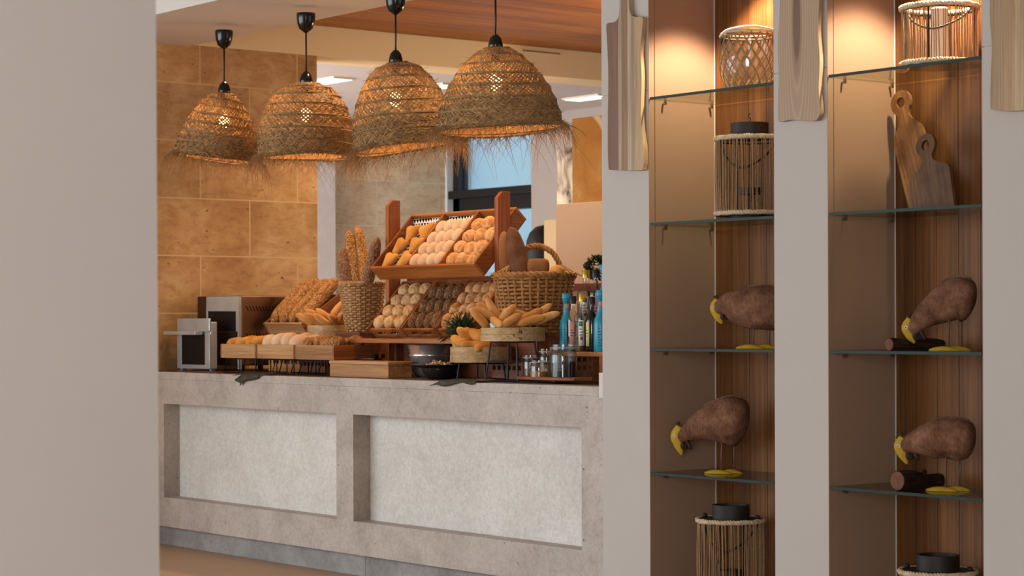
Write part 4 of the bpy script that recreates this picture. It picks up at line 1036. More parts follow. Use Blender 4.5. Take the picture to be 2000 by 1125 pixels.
def bottle(kind, px, Y, z, h, R_, label, rz=0):
    q = atY(px, 640, Y); t = thing('bottle', label, 'bottle', (q.x, Y, z), rz, group='bottles beside the pillar')
    tv = math.atan2(-Y, -q.x) - rz
    if kind == 'blue':
        MB().lathe([(0, 0), (R_ * .92, 0), (R_, .006), (R_, h * .44), (R_ * .92, h * .52), (R_ * .6, h * .60), (R_ * .47, h * .66), (R_ * .45, h * .86), (R_ * .55, h * .87), (R_ * .55, h * .9), (R_ * .45, h * .905), (0, h * .905)], 32).build('glazed_body', m_blue, t, True, angle=50)
        MB().lathe([(R_ * .5, h * .906), (R_ * .66, h * .91), (R_ * .64, h * .985), (R_ * .58, h), (0, h)], 28).build('stopper', m_blue, t, True, angle=50)
        patch(t, 'neck_label', m_lp, R_ * .46, tv - .5, tv + .9, h * .72, h * .82)
        for k in range(7): patch(t, 'printed_line', m_ink, R_, tv - .35, tv - .35 + [.5, .3, .6, .2, .45, .35, .25][k], h * (.10 + .045 * k), h * (.105 + .045 * k) + .0012)
        return t
    sq = 0.7 if kind in ('oil', 'oil2') else 0
    gm = m_dgl if kind == 'black' else m_clear
    MB().lathe([(0, 0), (R_ * .92, 0), (R_, .006), (R_, h * .56), (R_ * .9, h * .62), (R_ * .5, h * .71), (R_ * .38, h * .76), (R_ * .38, h * .88), (0, h * .88)], 32, sq=sq).build('glass_body', gm, t, True, angle=50)
    if kind != 'black':
        lv = {'oil': .5, 'oil2': .42, 'vinegar': .55, 'vinegar2': .60}[kind]
        MB().lathe([(0, .004), (R_ * .88, .004), (R_ * .93, .01), (R_ * .93, h * lv), (0, h * lv)], 28, sq=sq).build('liquid', m_oil if 'oil' in kind else m_vin, t, True, angle=50)
    cm = m_gcap if 'oil' in kind else m_black
    MB().lathe([(R_ * .40, h * .86), (R_ * .56, h * .862), (R_ * .56, h * .99), (R_ * .5, h), (0, h)], 28).build('cap', cm, t, True, angle=50)
    lm = {'oil': m_lw, 'oil2': m_lw, 'vinegar': m_lp, 'vinegar2': m_lp, 'black': m_ly}[kind]
    a0, a1 = (tv - .55, tv + .35) if kind != 'black' else (tv - 1.15, tv - .45)
    l = patch(t, 'label', lm, R_, a0, a1, h * .10, h * .54, sq)
    if kind in ('oil', 'oil2'):
        patch(l, 'logo_patch', m_lg if kind == 'oil' else m_ink, R_, a0 + .1, a0 + .62, h * .44, h * .52, sq, .0012); patch(l, 'picture_patch', m_lred, R_, a0 + .3, a0 + .62, h * .2, h * .26, sq, .0012)
    for k in range(3): patch(l, 'printed_line', m_ink, R_, a0 + .18, a0 + .18 + [.4, .55, .3][k] * (.7 if kind == 'black' else 1), h * (.28 + .05 * k), h * (.295 + .05 * k), sq, .0012)
    return t
HB = atY(1105, 573, 6.15).z - zB
bottle('blue', 1106, 6.165, zB, HB, .030, 'turquoise glazed bottle at the left end, beside the handled basket')
bottle('vinegar', 1119, 6.115, zB, HB * .95, .028, 'clear bottle of dark vinegar with black cap and pink label, front row')
bottle('oil', 1137, 6.115, zB, HB * .99, .029, 'square clear oil bottle with gold cap and white label, front row')
bottle('black', 1156, 6.12, zB, HB * .93, .028, 'nearly black glass bottle with a narrow cream label, front row')
bottle('blue', 1173, 6.11, zB, HB * 1.04, .031, 'turquoise glazed bottle at the pillar edge, front row')
HB2 = atY(1145, 527, 6.3).z - zB2
bottle('oil2', 1145, 6.30, zB2, HB2, .034, 'clear oil bottle with gold cap, back row above the others')
bottle('vinegar2', 1164, 6.30, zB2, HB2 * 1.0, .034, 'clear bottle of dark vinegar with black cap, back row')
bottle('blue', 1181, 6.31, zB2, HB2 * 1.08, .034, 'turquoise glazed bottle mostly hidden by the pillar, back row')
q = atY(1166, 545, 6.41)
pt_ = thing('potted_plant', 'small round green bush in a pot behind the back row of bottles', 'plant', (q.x, 6.41, zB2))
zq = atY(1170, 540, 6.41).z - zB2
MB().lathe([(0, 0), (.035, 0), (.045, zq * .7), (.047, zq * .72), (.04, zq * .72), (0, zq * .66)], 24).build('pot', m_dish, pt_, True, angle=40)
zp_ = atY(1166, 523, 6.41).z - zB2; bl = MB(); rr = random.Random(5)
for k in range(900):
    d = Vector((rr.gauss(0, 1), rr.gauss(0, 1), rr.gauss(0, 1))).normalized(); p = Vector((0, 0, zp_)) + d * .052 * rr.uniform(.6, 1); s_ = d.cross(Vector((rr.random(), rr.random(), rr.random()))).normalized(); u_ = d.cross(s_)
    L = rr.uniform(.011, .02); bl.add([p, p + s_ * L * .35 + d * L * .5, p + d * L, p - s_ * L * .35 + d * L * .5 + u_ * .003], [(0, 1, 2, 3)])
bl.build('foliage', plain('bush_green', '2c3a1e', 0.6, 0.3, var='1f2a14', ns=60), pt_)
MB().tube([(0, 0, zq * .6), (0, 0, zp_)], .005, 6).build('stem', m_leaf, pt_)
# ================================================================ PENDANT LAMPS
def straw_mat(name, c1, c2, c3, dark):
    t = NT(name); v = t.vec((1, 1, 1)); n1 = t.noise(v, 60, 4, 0.6); n2 = t.noise(v, 9, 3, 0.5)
    col = t.ramp(n1, [(0.3, c1), (0.5, c2), (0.72, c3)]); col = t.mix(t.ramp(n2, [(0.42, '000000'), (0.62, '909090')]), col, dark)
    ge = t.n('ShaderNodeNewGeometry'); mr = t.n('ShaderNodeMapRange'); t.l(ge.outputs['Random Per Island'], mr.inputs[0]); mr.inputs[3].default_value = .68; mr.inputs[4].default_value = 1.25
    hs = t.n('ShaderNodeHueSaturation'); t.l(mr.outputs[0], hs.inputs['Value']); t.l(col, hs.inputs['Color']); col = hs.outputs[0]
    t.fin(col, 0.75, 0.25)
    tl = t.n('ShaderNodeBsdfTranslucent'); t.l(col, tl.inputs[0]); mx = t.n('ShaderNodeMixShader'); mx.inputs[0].default_value = 0.16
    t.l(t.b.outputs[0], mx.inputs[1]); t.l(tl.outputs[0], mx.inputs[2]); t.l(mx.outputs[0], t.out.inputs[0]); return t.m
m_straw = straw_mat('woven_straw', '98744a', 'b28d5e', 'c8a372', '6b4a2c')
m_fringe = straw_mat('straw_fringe', 'a07448', 'b5895a', 'c69d6e', '8e6238')
m_bakelite = plain('black_bakelite', '0b0b0d', 0.18, 0.5)
m_bulb = glow('bulb_glow', 'ffc27a', 11)
BULBS = []
def lampshade(i, px, ytop, ycan, D, H, tilt, prof, label, fr_n):
    top = atY(px, ytop, 5.86); zc = 2.79
    t = thing('pendant_lamp', label, 'pendant lamp', (top.x, 5.86, zc), group='straw pendant lamps over the counter')
    dz = top.z - zc                                    # shade top below the ceiling
    # canopy, cord, socket
    MB().lathe([(.0, 0), (.047, 0), (.048, -.012), (.044, -.05), (.034, -.078), (.016, -.092), (.008, -.098), (0, -.098)], 28).build('ceiling_canopy', m_bakelite, t, True)
    MB().tube([(0, 0, -.09), (0.001, 0, dz * .6), (0, 0, dz + .05)], .0045, 8).build('cord', m_black, t, True)
    MB().lathe([(0, dz + .066), (.012, dz + .062), (.026, dz + .045), (.033, dz + .02), (.033, dz - .012), (0, dz - .012)], 24).build('socket_cap', m_bakelite, t, True)
    MB().lathe([(0, dz - .012), (.02, dz - .012), (.02, dz - .06), (0, dz - .06)], 16).build('socket', m_bakelite, t, True)
    zb = dz - H * .42
    MB().ell((0, 0, zb), .03, .03, .036, nu=16, nv=10).build('bulb', m_bulb, t, True)
    BULBS.append((top.x, 5.86, zc + zb - .055))
    # tilt about the horizontal view axis of the shade's top
    ax = Vector((FX, FY, 0)).normalized()
    T = Matrix.Translation((0, 0, dz)) @ Matrix.Rotation(math.radians(tilt), 4, ax)
    Rm = D / 2
    P = smoothpath([(r * Rm, -z * H, 0) for r, z in prof], 8)
    ls = [0]
    for a, b in zip(P, P[1:]): ls.append(ls[-1] + (b - a).length)
    Lt = ls[-1]
    def at(s):
        s = max(0, min(1, s)) * Lt
        for k in range(len(ls) - 1):
            if s <= ls[k + 1]:
                f = (s - ls[k]) / (ls[k + 1] - ls[k]); p = P[k].lerp(P[k + 1], f); tn = (P[k + 1] - P[k]).normalized()
                return p.x, p.y, tn
        return P[-1].x, P[-1].y, (P[-1] - P[-2]).normalized()
    rr = random.Random(50 + i); sh = MB()
    N = 64; K = 44; nb = 7
    wob = [rr.uniform(.9, 1.1) for _ in range(40)]
    def pt(th, s, off):
        r, z, tn = at(s)
        r2 = r * (1 + .012 * sin(3 * th + i) + .01 * sin(nb * 2 * PI * s + th)) + off
        z2 = z + off * .3 + .006 * sin(2 * th + 2 * i) * s
        return (r2 * cos(th), r2 * sin(th), z2)
    for fam in (1, -1):
        for k in range(N):
            th0 = 2 * PI * k / N + rr.uniform(-.02, .02); vs = []
            for j in range(K + 1):
                s = j / K; r, z, tn = at(s)
                tw = fam * 2.3 * s; th = th0 + tw
                gap = 1.12 + .35 * min(1, max(0, (s - .35) / .4)) + .10 * sin(s * 40 + k)
                hw = PI / N * gap * .62
                off = .0035 * fam * sin(N * (tw) + k * PI) + .002 * rr.random()
                vs.append(pt(th - hw, s - .004 * fam, off)); vs.append(pt(th + hw, s + .004 * fam, off + .002))
            sh.add(vs, [(2 * j, 2 * j + 1, 2 * j + 3, 2 * j + 2) for j in range(K)], T)
    li = [(max(.002, at(.74 + .25 * j / 10)[0] * .985 - .004), at(.74 + .25 * j / 10)[1]) for j in range(11)]
    sh.lathe(li, 48, T); sh.f = [f for f in sh.f if len(f) == 4]
    # dense herringbone bands low on the shade
    for b in range(0, nb):
        s0 = .05 + b * .136
        for row in range(4):
            n2 = 74
            for k in range(n2):
                th = 2 * PI * (k + rr.random() * .3) / n2; sg = 1 if row % 2 else -1
                s1 = s0 + row * .031 + .02 * th / (2 * PI)
                if rr.random() > (.12, .2, .3, .5, .75, .95, 1)[b] * (1.3 if row in (0, 3) else .8): continue
                dth = .075 * sg; o_ = .004 + .003 * rr.random()
                a_, b_ = (th - dth * .6, s1), (th + dth * .6, s1 + .038)
                w_ = .021
                sh.add([pt(a_[0] - w_, a_[1], o_), pt(a_[0] + w_, a_[1], o_ - .003), pt(b_[0] + w_, b_[1], o_), pt(b_[0] - w_, b_[1], o_ - .003)], [(0, 1, 2, 3)], T)
    # spiral seams
    sp = []
    for j in range(nb * 48 + 1):
        th = 2 * PI * j / 48; s = .03 + .97 * min(1, j / (nb * 48)); sp.append(Vector(pt(th, s, .002)))
    rs = MB(); rope(rs, sp, .004, .0042, 2, nb * 45, 4)
    sh.add(rs.v, rs.f, T)
    rim = [Vector(pt(2 * PI * j / 60, 1.0, 0)) for j in range(60)]
    rs = MB(); rope(rs, rim, .005, .005, 3, 40, 4, True); sh.add(rs.v, rs.f, T)
    rs = MB(); rope(rs, [Vector(pt(2 * PI * j / 30, .01, 0)) for j in range(30)], .004, .004, 2, 14, 4, True); sh.add(rs.v, rs.f, T)
    sh.build('shade', m_straw, t)
    fr = MB()
    Ti = T.to_3x3().inverted() @ Vector((0, 0, -1))
    for k in range(fr_n):
        th = rr.uniform(0, 2 * PI); s = rr.choice([1, 1, 1, .985, .96]); p = Vector(pt(th, s, .003)); o = Vector((cos(th), sin(th), 0)); sd = Vector((-sin(th), cos(th), 0))
        Lh = .035 + .15 * rr.random() ** 2.0; dr = rr.uniform(.25, 1.5); sw = rr.uniform(-.9, .9); cu = rr.uniform(-.5, .5)
        pts = []
        for j in range(6):
            f = j / 5
            pts.append(p + o * (Lh * f * (1.05 - .55 * f)) * .75 + Ti * (Lh * dr * f * (.35 + .5 * f)) + sd * (Lh * (sw * f + cu * f * f)))
        fr.tube(pts, [.0011, .001, .0009, .0008, .0006, .0003], 3, M=T)
    for k in range(110):                               # stray whiskers on the shade
        th = rr.uniform(0, 2 * PI); s = rr.uniform(.03, .95); p = Vector(pt(th, s, .004)); o = Vector((cos(th), sin(th), 0)); sd = Vector((-sin(th), cos(th), 0))
        Lh = rr.uniform(.015, .045); a_ = rr.uniform(-1, 1)
        fr.tube([p, p + o * Lh * .5 + sd * Lh * .5 * a_ , p + o * Lh * .7 + sd * Lh * a_ + Vector((0, 0, rr.uniform(-.5, .5) * Lh))], [.0009, .0007, .0003], 3, M=T)
    tag(fr.build('fringe', m_fringe, t), kind='stuff')
    return t
PR1 = [(.17, 0), (.33, .06), (.58, .25), (.80, .5), (.93, .75), (1.0, 1.0)]
PR2 = [(.22, 0), (.50, .06), (.75, .22), (.92, .48), (.99, .75), (.97, 1.0)]
PR3 = [(.16, 0), (.42, .06), (.68, .24), (.88, .5), (.98, .76), (1.0, 1.0)]
lampshade(0, 438, 183, 50, .445, .345, 7, PR1, 'smallest straw dome lamp with its rim dipping right, nearest the golden stone wall', 640)
lampshade(1, 598, 164, 18, .480, .365, 0, PR2, 'broad-shouldered straw dome lamp with a level rim, second from the golden stone wall', 640)
lampshade(2, 773, 124, 0, .485, .400, -7, PR3, 'tall straw dome lamp with ragged fringe, second from the pillars', 860)
lampshade(3, 968, 95, 0, .560, .360, -3, PR1, 'largest straw dome lamp, nearest the painted pillars', 720)
# ================================================================ CUTTING BOARDS ON THE PILLARS
def stripes(name, bands, axis=2):
    """planks glued side by side: (position along x, colour) steps, with grain along z"""
    t = NT(name); tc = t.n('ShaderNodeTexCoord'); sp = t.n('ShaderNodeSeparateXYZ'); t.l(tc.outputs['Object'], sp.inputs[0])
    v = t.vec((1, 1, .08), rnd=False); nz = t.noise(v, 14, 4, .6, .8); v2 = t.vec((1, 1, .02), rnd=False); g = t.noise(v2, 160, 3, .7)
    ad = t.n('ShaderNodeMath', operation='MULTIPLY_ADD'); t.l(nz, ad.inputs[0]); ad.inputs[1].default_value = .012; t.l(sp.outputs[0], ad.inputs[2])
    mr = t.n('ShaderNodeMapRange'); t.l(ad.outputs[0], mr.inputs[0]); mr.inputs[1].default_value = -.1; mr.inputs[2].default_value = .1
    r = t.n('ShaderNodeValToRGB'); r.color_ramp.interpolation = 'CONSTANT'; e = r.color_ramp.elements
    e[0].position = 0; e[0].color = lin(bands[0][1]); e[1].position = bands[1][0]; e[1].color = lin(bands[1][1])
    for p, c in bands[2:]: q = e.new(p); q.color = lin(c)
    t.l(mr.outputs[0], r.inputs[0])
    col = t.mix(.5, r.outputs[0], t.ramp(nz, [(.35, 'b8a48c'), (.6, 'ffffff')]), 'MULTIPLY'); col = t.mix(.4, col, t.ramp(g, [(.35, '9a8c7c'), (.6, 'ffffff')]), 'MULTIPLY')
    t.bump(g, .1, .002); return t.fin(col, .5, .35)
def heart(name):
    t = NT(name); tc = t.n('ShaderNodeTexCoord'); mp = t.n('ShaderNodeMapping'); mp.inputs['Location'].default_value = (.0, 0, -.08); mp.inputs['Scale'].default_value = (24, 1, 2.6)
    t.l(tc.outputs['Object'], mp.inputs[0]); ln = t.n('ShaderNodeVectorMath', operation='LENGTH'); t.l(mp.outputs[0], ln.inputs[0])
    v = t.vec((1, 1, .1), rnd=False); nz = t.noise(v, 10, 4, .6, .6)
    ad = t.n('ShaderNodeMath', operation='MULTIPLY_ADD'); t.l(nz, ad.inputs[0]); ad.inputs[1].default_value = .5; t.l(ln.outputs['Value'], ad.inputs[2])
    sn = t.n('ShaderNodeMath', operation='SINE'); ml = t.n('ShaderNodeMath', operation='MULTIPLY'); ml.inputs[1].default_value = 22; t.l(ad.outputs[0], ml.inputs[0]); t.l(ml.outputs[0], sn.inputs[0])
    col = t.ramp(ad.outputs[0], [(0, '6c4a34'), (.62, '78563e'), (.72, '9c7e60'), (1, 'ac9072')])
    col = t.mix(.22, col, t.ramp(sn.outputs[0], [(.3, '8a7460'), (.7, 'ffffff')]), 'MULTIPLY')
    t.fin(col, .5, .35); return t.m
YF = YP - .024
def outline(pts, n=5): return [(p.x, p.y) for p in smoothpath([(x, z, 0) for x, z in pts] + [(pts[0][0], pts[0][1], 0)], n)[:-1]]
def pillar_board(px_pts, label, mat, cx):
    C_ = atY(cx[0], cx[1], YF); t = thing('cutting_board', label, 'cutting board', (C_.x, YF, C_.z), group='long cutting boards hung on the pillars')
    pts = [((atY(x, y, YF).x - C_.x), (atY(x, y, YF).z - C_.z)) for x, y in px_pts]
    plate('board', outline(pts), [], .022, mat, t, bev=.005)
    return t
b1 = pillar_board([(1210, -60), (1226, -60), (1228, 5), (1231, 26), (1240, 33), (1252, 33), (1255, 42), (1251, 100), (1253, 150), (1252, 230), (1257, 290), (1256, 325), (1248, 333), (1196, 331), (1188, 322), (1187, 240), (1188, 150), (1186, 90), (1184, 52), (1188, 45), (1200, 43), (1207, 34), (1210, 10)],
    'striped long-handled cutting board on the left pillar beside the counter', stripes('board_striped', [(0, '7d573e'), (.33, 'b09a7c'), (.42, '947050'), (.60, 'bda98a'), (.70, 'a89070'), (.80, 'bfa078')]), (1221, 190))
b2 = pillar_board([(1522, -160), (1596, -160), (1599, -80), (1600, 0), (1598, 60), (1601, 120), (1599, 170), (1602, 215), (1597, 231), (1588, 236), (1545, 234), (1526, 237), (1519, 228), (1521, 150), (1519, 90), (1523, 0)],
    'cutting board with dark heartwood tongue on the middle pillar', heart('board_heart'), (1556, 60))
b3 = pillar_board([(1938, -160), (2030, -160), (2032, 0), (2035, 120), (2030, 206), (2016, 213), (1975, 217), (1940, 214), (1934, 205), (1935, 150), (1937, 90), (1933, 20)],
    'pale cutting board at the right edge of the photo, on the right pillar', stripes('board_pale', [(0, 'a98a66'), (.33, 'b4946c'), (.55, 'c2a67e'), (.72, 'a5825e')]), (1980, 30))
# ================================================================ LANTERNS
m_str = plain('lantern_string', 'a07c58', .8, var='866544', ns=80)
m_rope = plain('pale_rope', 'd8c4a6', .85, var='a8906e', ns=70)
m_dwood = plain('dark_wood', '2a201a', .6, var='1d1612', ns=30)
m_wax = plain('candle_wax', 'eadfcc', .5, .4, var='e4d8c4', ns=10)
def string_lantern(label, px, Y, z, R_, h, n, candle=False, cap=True, raised=.012, tilt=0, grp='string-wound lanterns'):
    q = atY(px, 300, Y); t = thing('candle_lantern', label, 'lantern', (q.x, Y, z), .4, group=grp)
    rr = random.Random(int(px)); z0 = raised
    if raised > .006: MB().lathe([(0, 0), (R_ * .62, 0), (R_ * .62, z0), (0, z0)], 36).build('base_block', m_dwood, t, angle=40)
    MB().lathe([(0, z0), (R_ * .97, z0), (R_ * .97, z0 + .008), (0, z0 + .008)], 40).build('base_plate', m_dwood, t, angle=40)
    for zz in (z0 + .011, z0 + h - .006):
        rg = MB(); rope(rg, [(R_ * cos(2 * PI * j / 80), R_ * sin(2 * PI * j / 80), zz) for j in range(80)], .0058, .0056, 3, 22, 5, True); rg.build('rope_ring', m_rope, t, True)
    lo = MB().lathe([(R_ * .965, z0 + h - .018), (R_ * .98, z0 + h - .018), (R_ * .98, z0 + h), (R_ * .965, z0 + h)], 40, close=True); lo.build('top_hoop', m_dwood, t)
    s = MB()
    for k in range(n):
        a = 2 * PI * (k + rr.uniform(-.3, .3)) / n; b = a + rr.uniform(-.05, .05); c = rr.uniform(-.008, .004)
        s.tube([(R_ * cos(a), R_ * sin(a), z0 + .012), ((R_ + c) * cos((a + b) / 2), (R_ + c) * sin((a + b) / 2), z0 + h * .5), (R_ * cos(b), R_ * sin(b), z0 + h - .008)], .0019 * rr.uniform(.8, 1.25), 5)
    s.build('string_winding', m_str, t)
    for k in range(4):
        a = k * PI / 2; MB().tube([(R_ * .94 * cos(a), R_ * .94 * sin(a), z0 + .008), (R_ * .94 * cos(a), R_ * .94 * sin(a), z0 + h - .01)], .004, 6).build('frame_post', m_dwood, t)
    MB().tube(smoothpath([(-R_ * .9, 0, z0 + h - .01), (-R_ * .6, -R_ * .3, z0 + h * .74), (0, -R_ * .55, z0 + h * .60), (R_ * .6, -R_ * .3, z0 + h * .74), (R_ * .9, 0, z0 + h - .01)], 8), .0042, 6).build('bail_handle', m_dwood, t, True)
    if candle: MB().lathe([(0, z0 + .0085), (.03, z0 + .0085), (.03, z0 + h * .95), (.022, z0 + h * .98), (0, z0 + h * .97)], 32).build('candle', m_wax, t, True, angle=40)
    else:
        MB().lathe([(0, z0 + .0085), (.026, z0 + .0085), (.010, z0 + .02), (.010, z0 + h * .27), (.050, z0 + h * .28), (.052, z0 + h * .36), (.046, z0 + h * .36), (0, z0 + h * .30)], 28).build('candle_cup', m_dwood, t, True, angle=40)
    if cap:
        zc = z0 + h; MB().lathe([(0, zc - .006), (R_ * .99, zc - .006), (R_ * .99, zc), (R_ * .56, zc), (R_ * .56, zc + .052), (R_ * .50, zc + .052), (R_ * .50, zc + .006), (0, zc + .004)], 40).build('top_collar', m_dwood, t, angle=40)
        for sg in (-1, 1): MB().ell((sg * R_ * .86, 0, zc + .008), .011, .011, .009, nu=12, nv=8).build('handle_knot', m_dwood, t, True)
    return t
ztop = shelf_z
zl = atY(1462, 268, 5.665).z; 
L1 = string_lantern('string-wound lantern with dark collar on the second shelf of the left niche', 1464, 5.668, shelf_z[1], .127, zl - shelf_z[1] - .014, 96, raised=.014, cap=True)
MB().tube(smoothpath([(.0, .0, zl - shelf_z[1] + .05), (.004, 0, zl - shelf_z[1] + .068), (-.004, 0, zl - shelf_z[1] + .078), (.003, 0, zl - shelf_z[1] + .09)], 4), .0022, 6).build('wick_loop', m_dwood, L1)
MB().lathe([(0, zl - shelf_z[1] + .003), (.058, zl - shelf_z[1] + .003), (.058, zl - shelf_z[1] + .051), (0, zl - shelf_z[1] + .051)], 32).build('collar_fill', m_dwood, L1, angle=40)
zl = atY(1835, 14, 5.66).z
string_lantern('low drum lantern wound with string around a white candle, top shelf of the right niche', 1836, 5.665, shelf_z[0], .128, zl - shelf_z[0], 80, candle=True, cap=False, raised=.004)
zl = atY(1425, 1014, 5.62).z
string_lantern('string-wound lantern with open dark collar on the lowest shelf of the left niche', 1425, 5.645, shelf_z[4], .125, zl - shelf_z[4] - .012, 92, raised=.012)
zl = atY(1828, 1116, 5.62).z
string_lantern('string-wound lantern cut off by the photo bottom, lowest shelf of the right niche', 1829, 5.66, shelf_z[4], .128, zl - shelf_z[4] - .012, 92, raised=.012)
# lattice basket lantern
q = atY(1462, 100, 5.67); hq = atY(1462, 64, 5.67).z - shelf_z[0]
lt = thing('lattice_lantern', 'round glass lantern in a diamond bamboo lattice, top shelf of the left niche', 'lantern', (q.x, 5.67, shelf_z[0]))
def rl_(u): return [p.x for p in RLP][min(40, max(0, int(u * 40)))]
RLP = smoothpath([(.080, 0, 0), (.103, 0, 0), (.110, 0, 0), (.106, 0, 0), (.098, 0, 0)], 10)
lb = MB(); n = 18
for k in range(n):
    for sg in (1, -1):
        vs = []
        for j in range(17):
            u = j / 16; a = 2 * PI * k / n + sg * 1.25 * u; hw = .032; of = .0012 * sg
            vs += [((rl_(u) + of) * cos(a - hw), (rl_(u) + of) * sin(a - hw), hq * u * .97 + .003), ((rl_(u) + of) * cos(a + hw), (rl_(u) + of) * sin(a + hw), hq * u * .97 + .003)]
        lb.add(vs, [(2 * j, 2 * j + 1, 2 * j + 3, 2 * j + 2) for j in range(16)])
o = lb.build('bamboo_lattice', plain('lattice_bamboo', '9a7a56', .6, var='7c6044', ns=50), lt); s_ = o.modifiers.new('thick', 'SOLIDIFY'); s_.thickness = .0018
MB().lathe([(0, .004), (rl_(.02) - .006, .004), (rl_(.2) - .006, hq * .2), (rl_(.5) - .006, hq * .5), (rl_(.8) - .006, hq * .8), (rl_(1) - .006, hq), (rl_(1) - .009, hq), (rl_(.5) - .009, hq * .5), (rl_(.2) - .009, hq * .2), (rl_(.05) - .009, .008), (0, .008)], 40).build('glass_jar', m_jar, lt, True, angle=50)
for zz in (hq * .985, hq * .93): MB().tube([(rl_(1) * cos(2 * PI * j / 48), rl_(1) * sin(2 * PI * j / 48), zz) for j in range(48)], .0045, 6, True).build('rim_ring', m_rope if zz > hq * .95 else m_str, lt, True)
hb = MB().tube(smoothpath([(-rl_(1) - .006, 0, hq * .95), (-.08, -.06, hq * 1.02), (0, -.10, hq * 1.05), (.08, -.06, hq * 1.02), (rl_(1) + .006, 0, hq * .95)], 8), .0045, 8); ho = hb.build('bail_handle', m_wax, lt, True)
for sg in (-1, 1):
    MB().ell((sg * (rl_(1) + .004), 0, hq * .95), .009, .012, .012, nu=12, nv=8).build('ear_clip', m_steel, lt, True)
    MB().box(sg * (rl_(1) + .003) - .004, sg * (rl_(1) + .003) + .004, -.008, .008, hq * .76, hq * .91).build('strap', m_black, lt, bev=.002)
lt.rotation_euler = (0, 0, math.atan2(-FX, FY))
# ================================================================ LEANING BOARDS
def board_mat(name, c1, c2, c3):
    t = NT(name); v = t.vec((1, 1, .12), rnd=False); a = t.noise(v, 13, 5, .6, .8); b = t.noise(t.vec((1, 1, .03), rnd=False), 120, 3, .7)
    w = t.noise(t.vec((1, 1, 1), rnd=False), 12, 5, .65)
    col = t.ramp(a, [(.35, c1), (.5, c2), (.65, c3)]); col = t.mix(.5, col, t.ramp(b, [(.35, '9a8c7c'), (.6, 'ffffff')]), 'MULTIPLY'); col = t.mix(.4, col, t.ramp(w, [(.35, '7a6654'), (.6, 'ffffff')]), 'MULTIPLY')
    return t.fin(col, .55, .3)
def lean(label, px_b, L, W_, Y0, lean_y, roll, mat, hr):
    """board of length L standing on shelf 2 of the right niche, leaning back and sideways"""
    hw = W_ / 2; body = L - hr * 3.1
    sh = [(p.x, p.y) for p in smoothpath([(hw, body * .70, 0), (hw * .99, body * .84, 0), (hw * .86, body * .95, 0), (hw * .6, body * 1.02, 0), (hr * .62, body + hr * .55, 0), (hr * .5, body + hr * .95, 0), (hr * .62, body + hr * 1.25, 0)], 4)]
    tr_ = math.tan(roll); o_ = [(-hw, .003 - hw * tr_), (-hw + .003, -(hw - .003) * tr_), (hw - .003, (hw - .003) * tr_), (hw, .003 + hw * tr_)] + sh
    for k in range(11):
        a = -.6 + (PI + 1.2) * k / 10; o_.append((hr * cos(a), body + hr * 2.05 + hr * sin(a)))
    o_ += [(-x, y) for x, y in reversed(sh)]
    hole = [(hr * .42 * cos(2 * PI * k / 18), body + hr * 2.05 + hr * .42 * sin(2 * PI * k / 18)) for k in range(18)]
    q = atY(px_b, 405, Y0)
    t = thing('cutting_board', label, 'cutting board', (q.x, Y0, shelf_z[1]), group='round-headed boards leaning in the right niche')
    b_ = plate('board', o_, [hole], .014, mat, t, bev=.003)
    b_.matrix_local = Matrix.Rotation(-lean_y, 4, 'X') @ Matrix.Rotation(roll, 4, 'Y') @ Matrix.Translation((0, 0, .0005))
    return t
lean('tall scorched board with a holed round head leaning in the right niche corner', 1808, .475, .140, 5.745, .12, -.375, board_mat('board_acacia', '7a5230', '9a6c42', 'b5875a'), .046)
lean('shorter dark board with a holed round head leaning in front of the tall board', 1824, .285, .175, 5.66, .17, -.30, board_mat('board_dark', '5a3e26', '6c4c30', '7c5a3a'), .042)
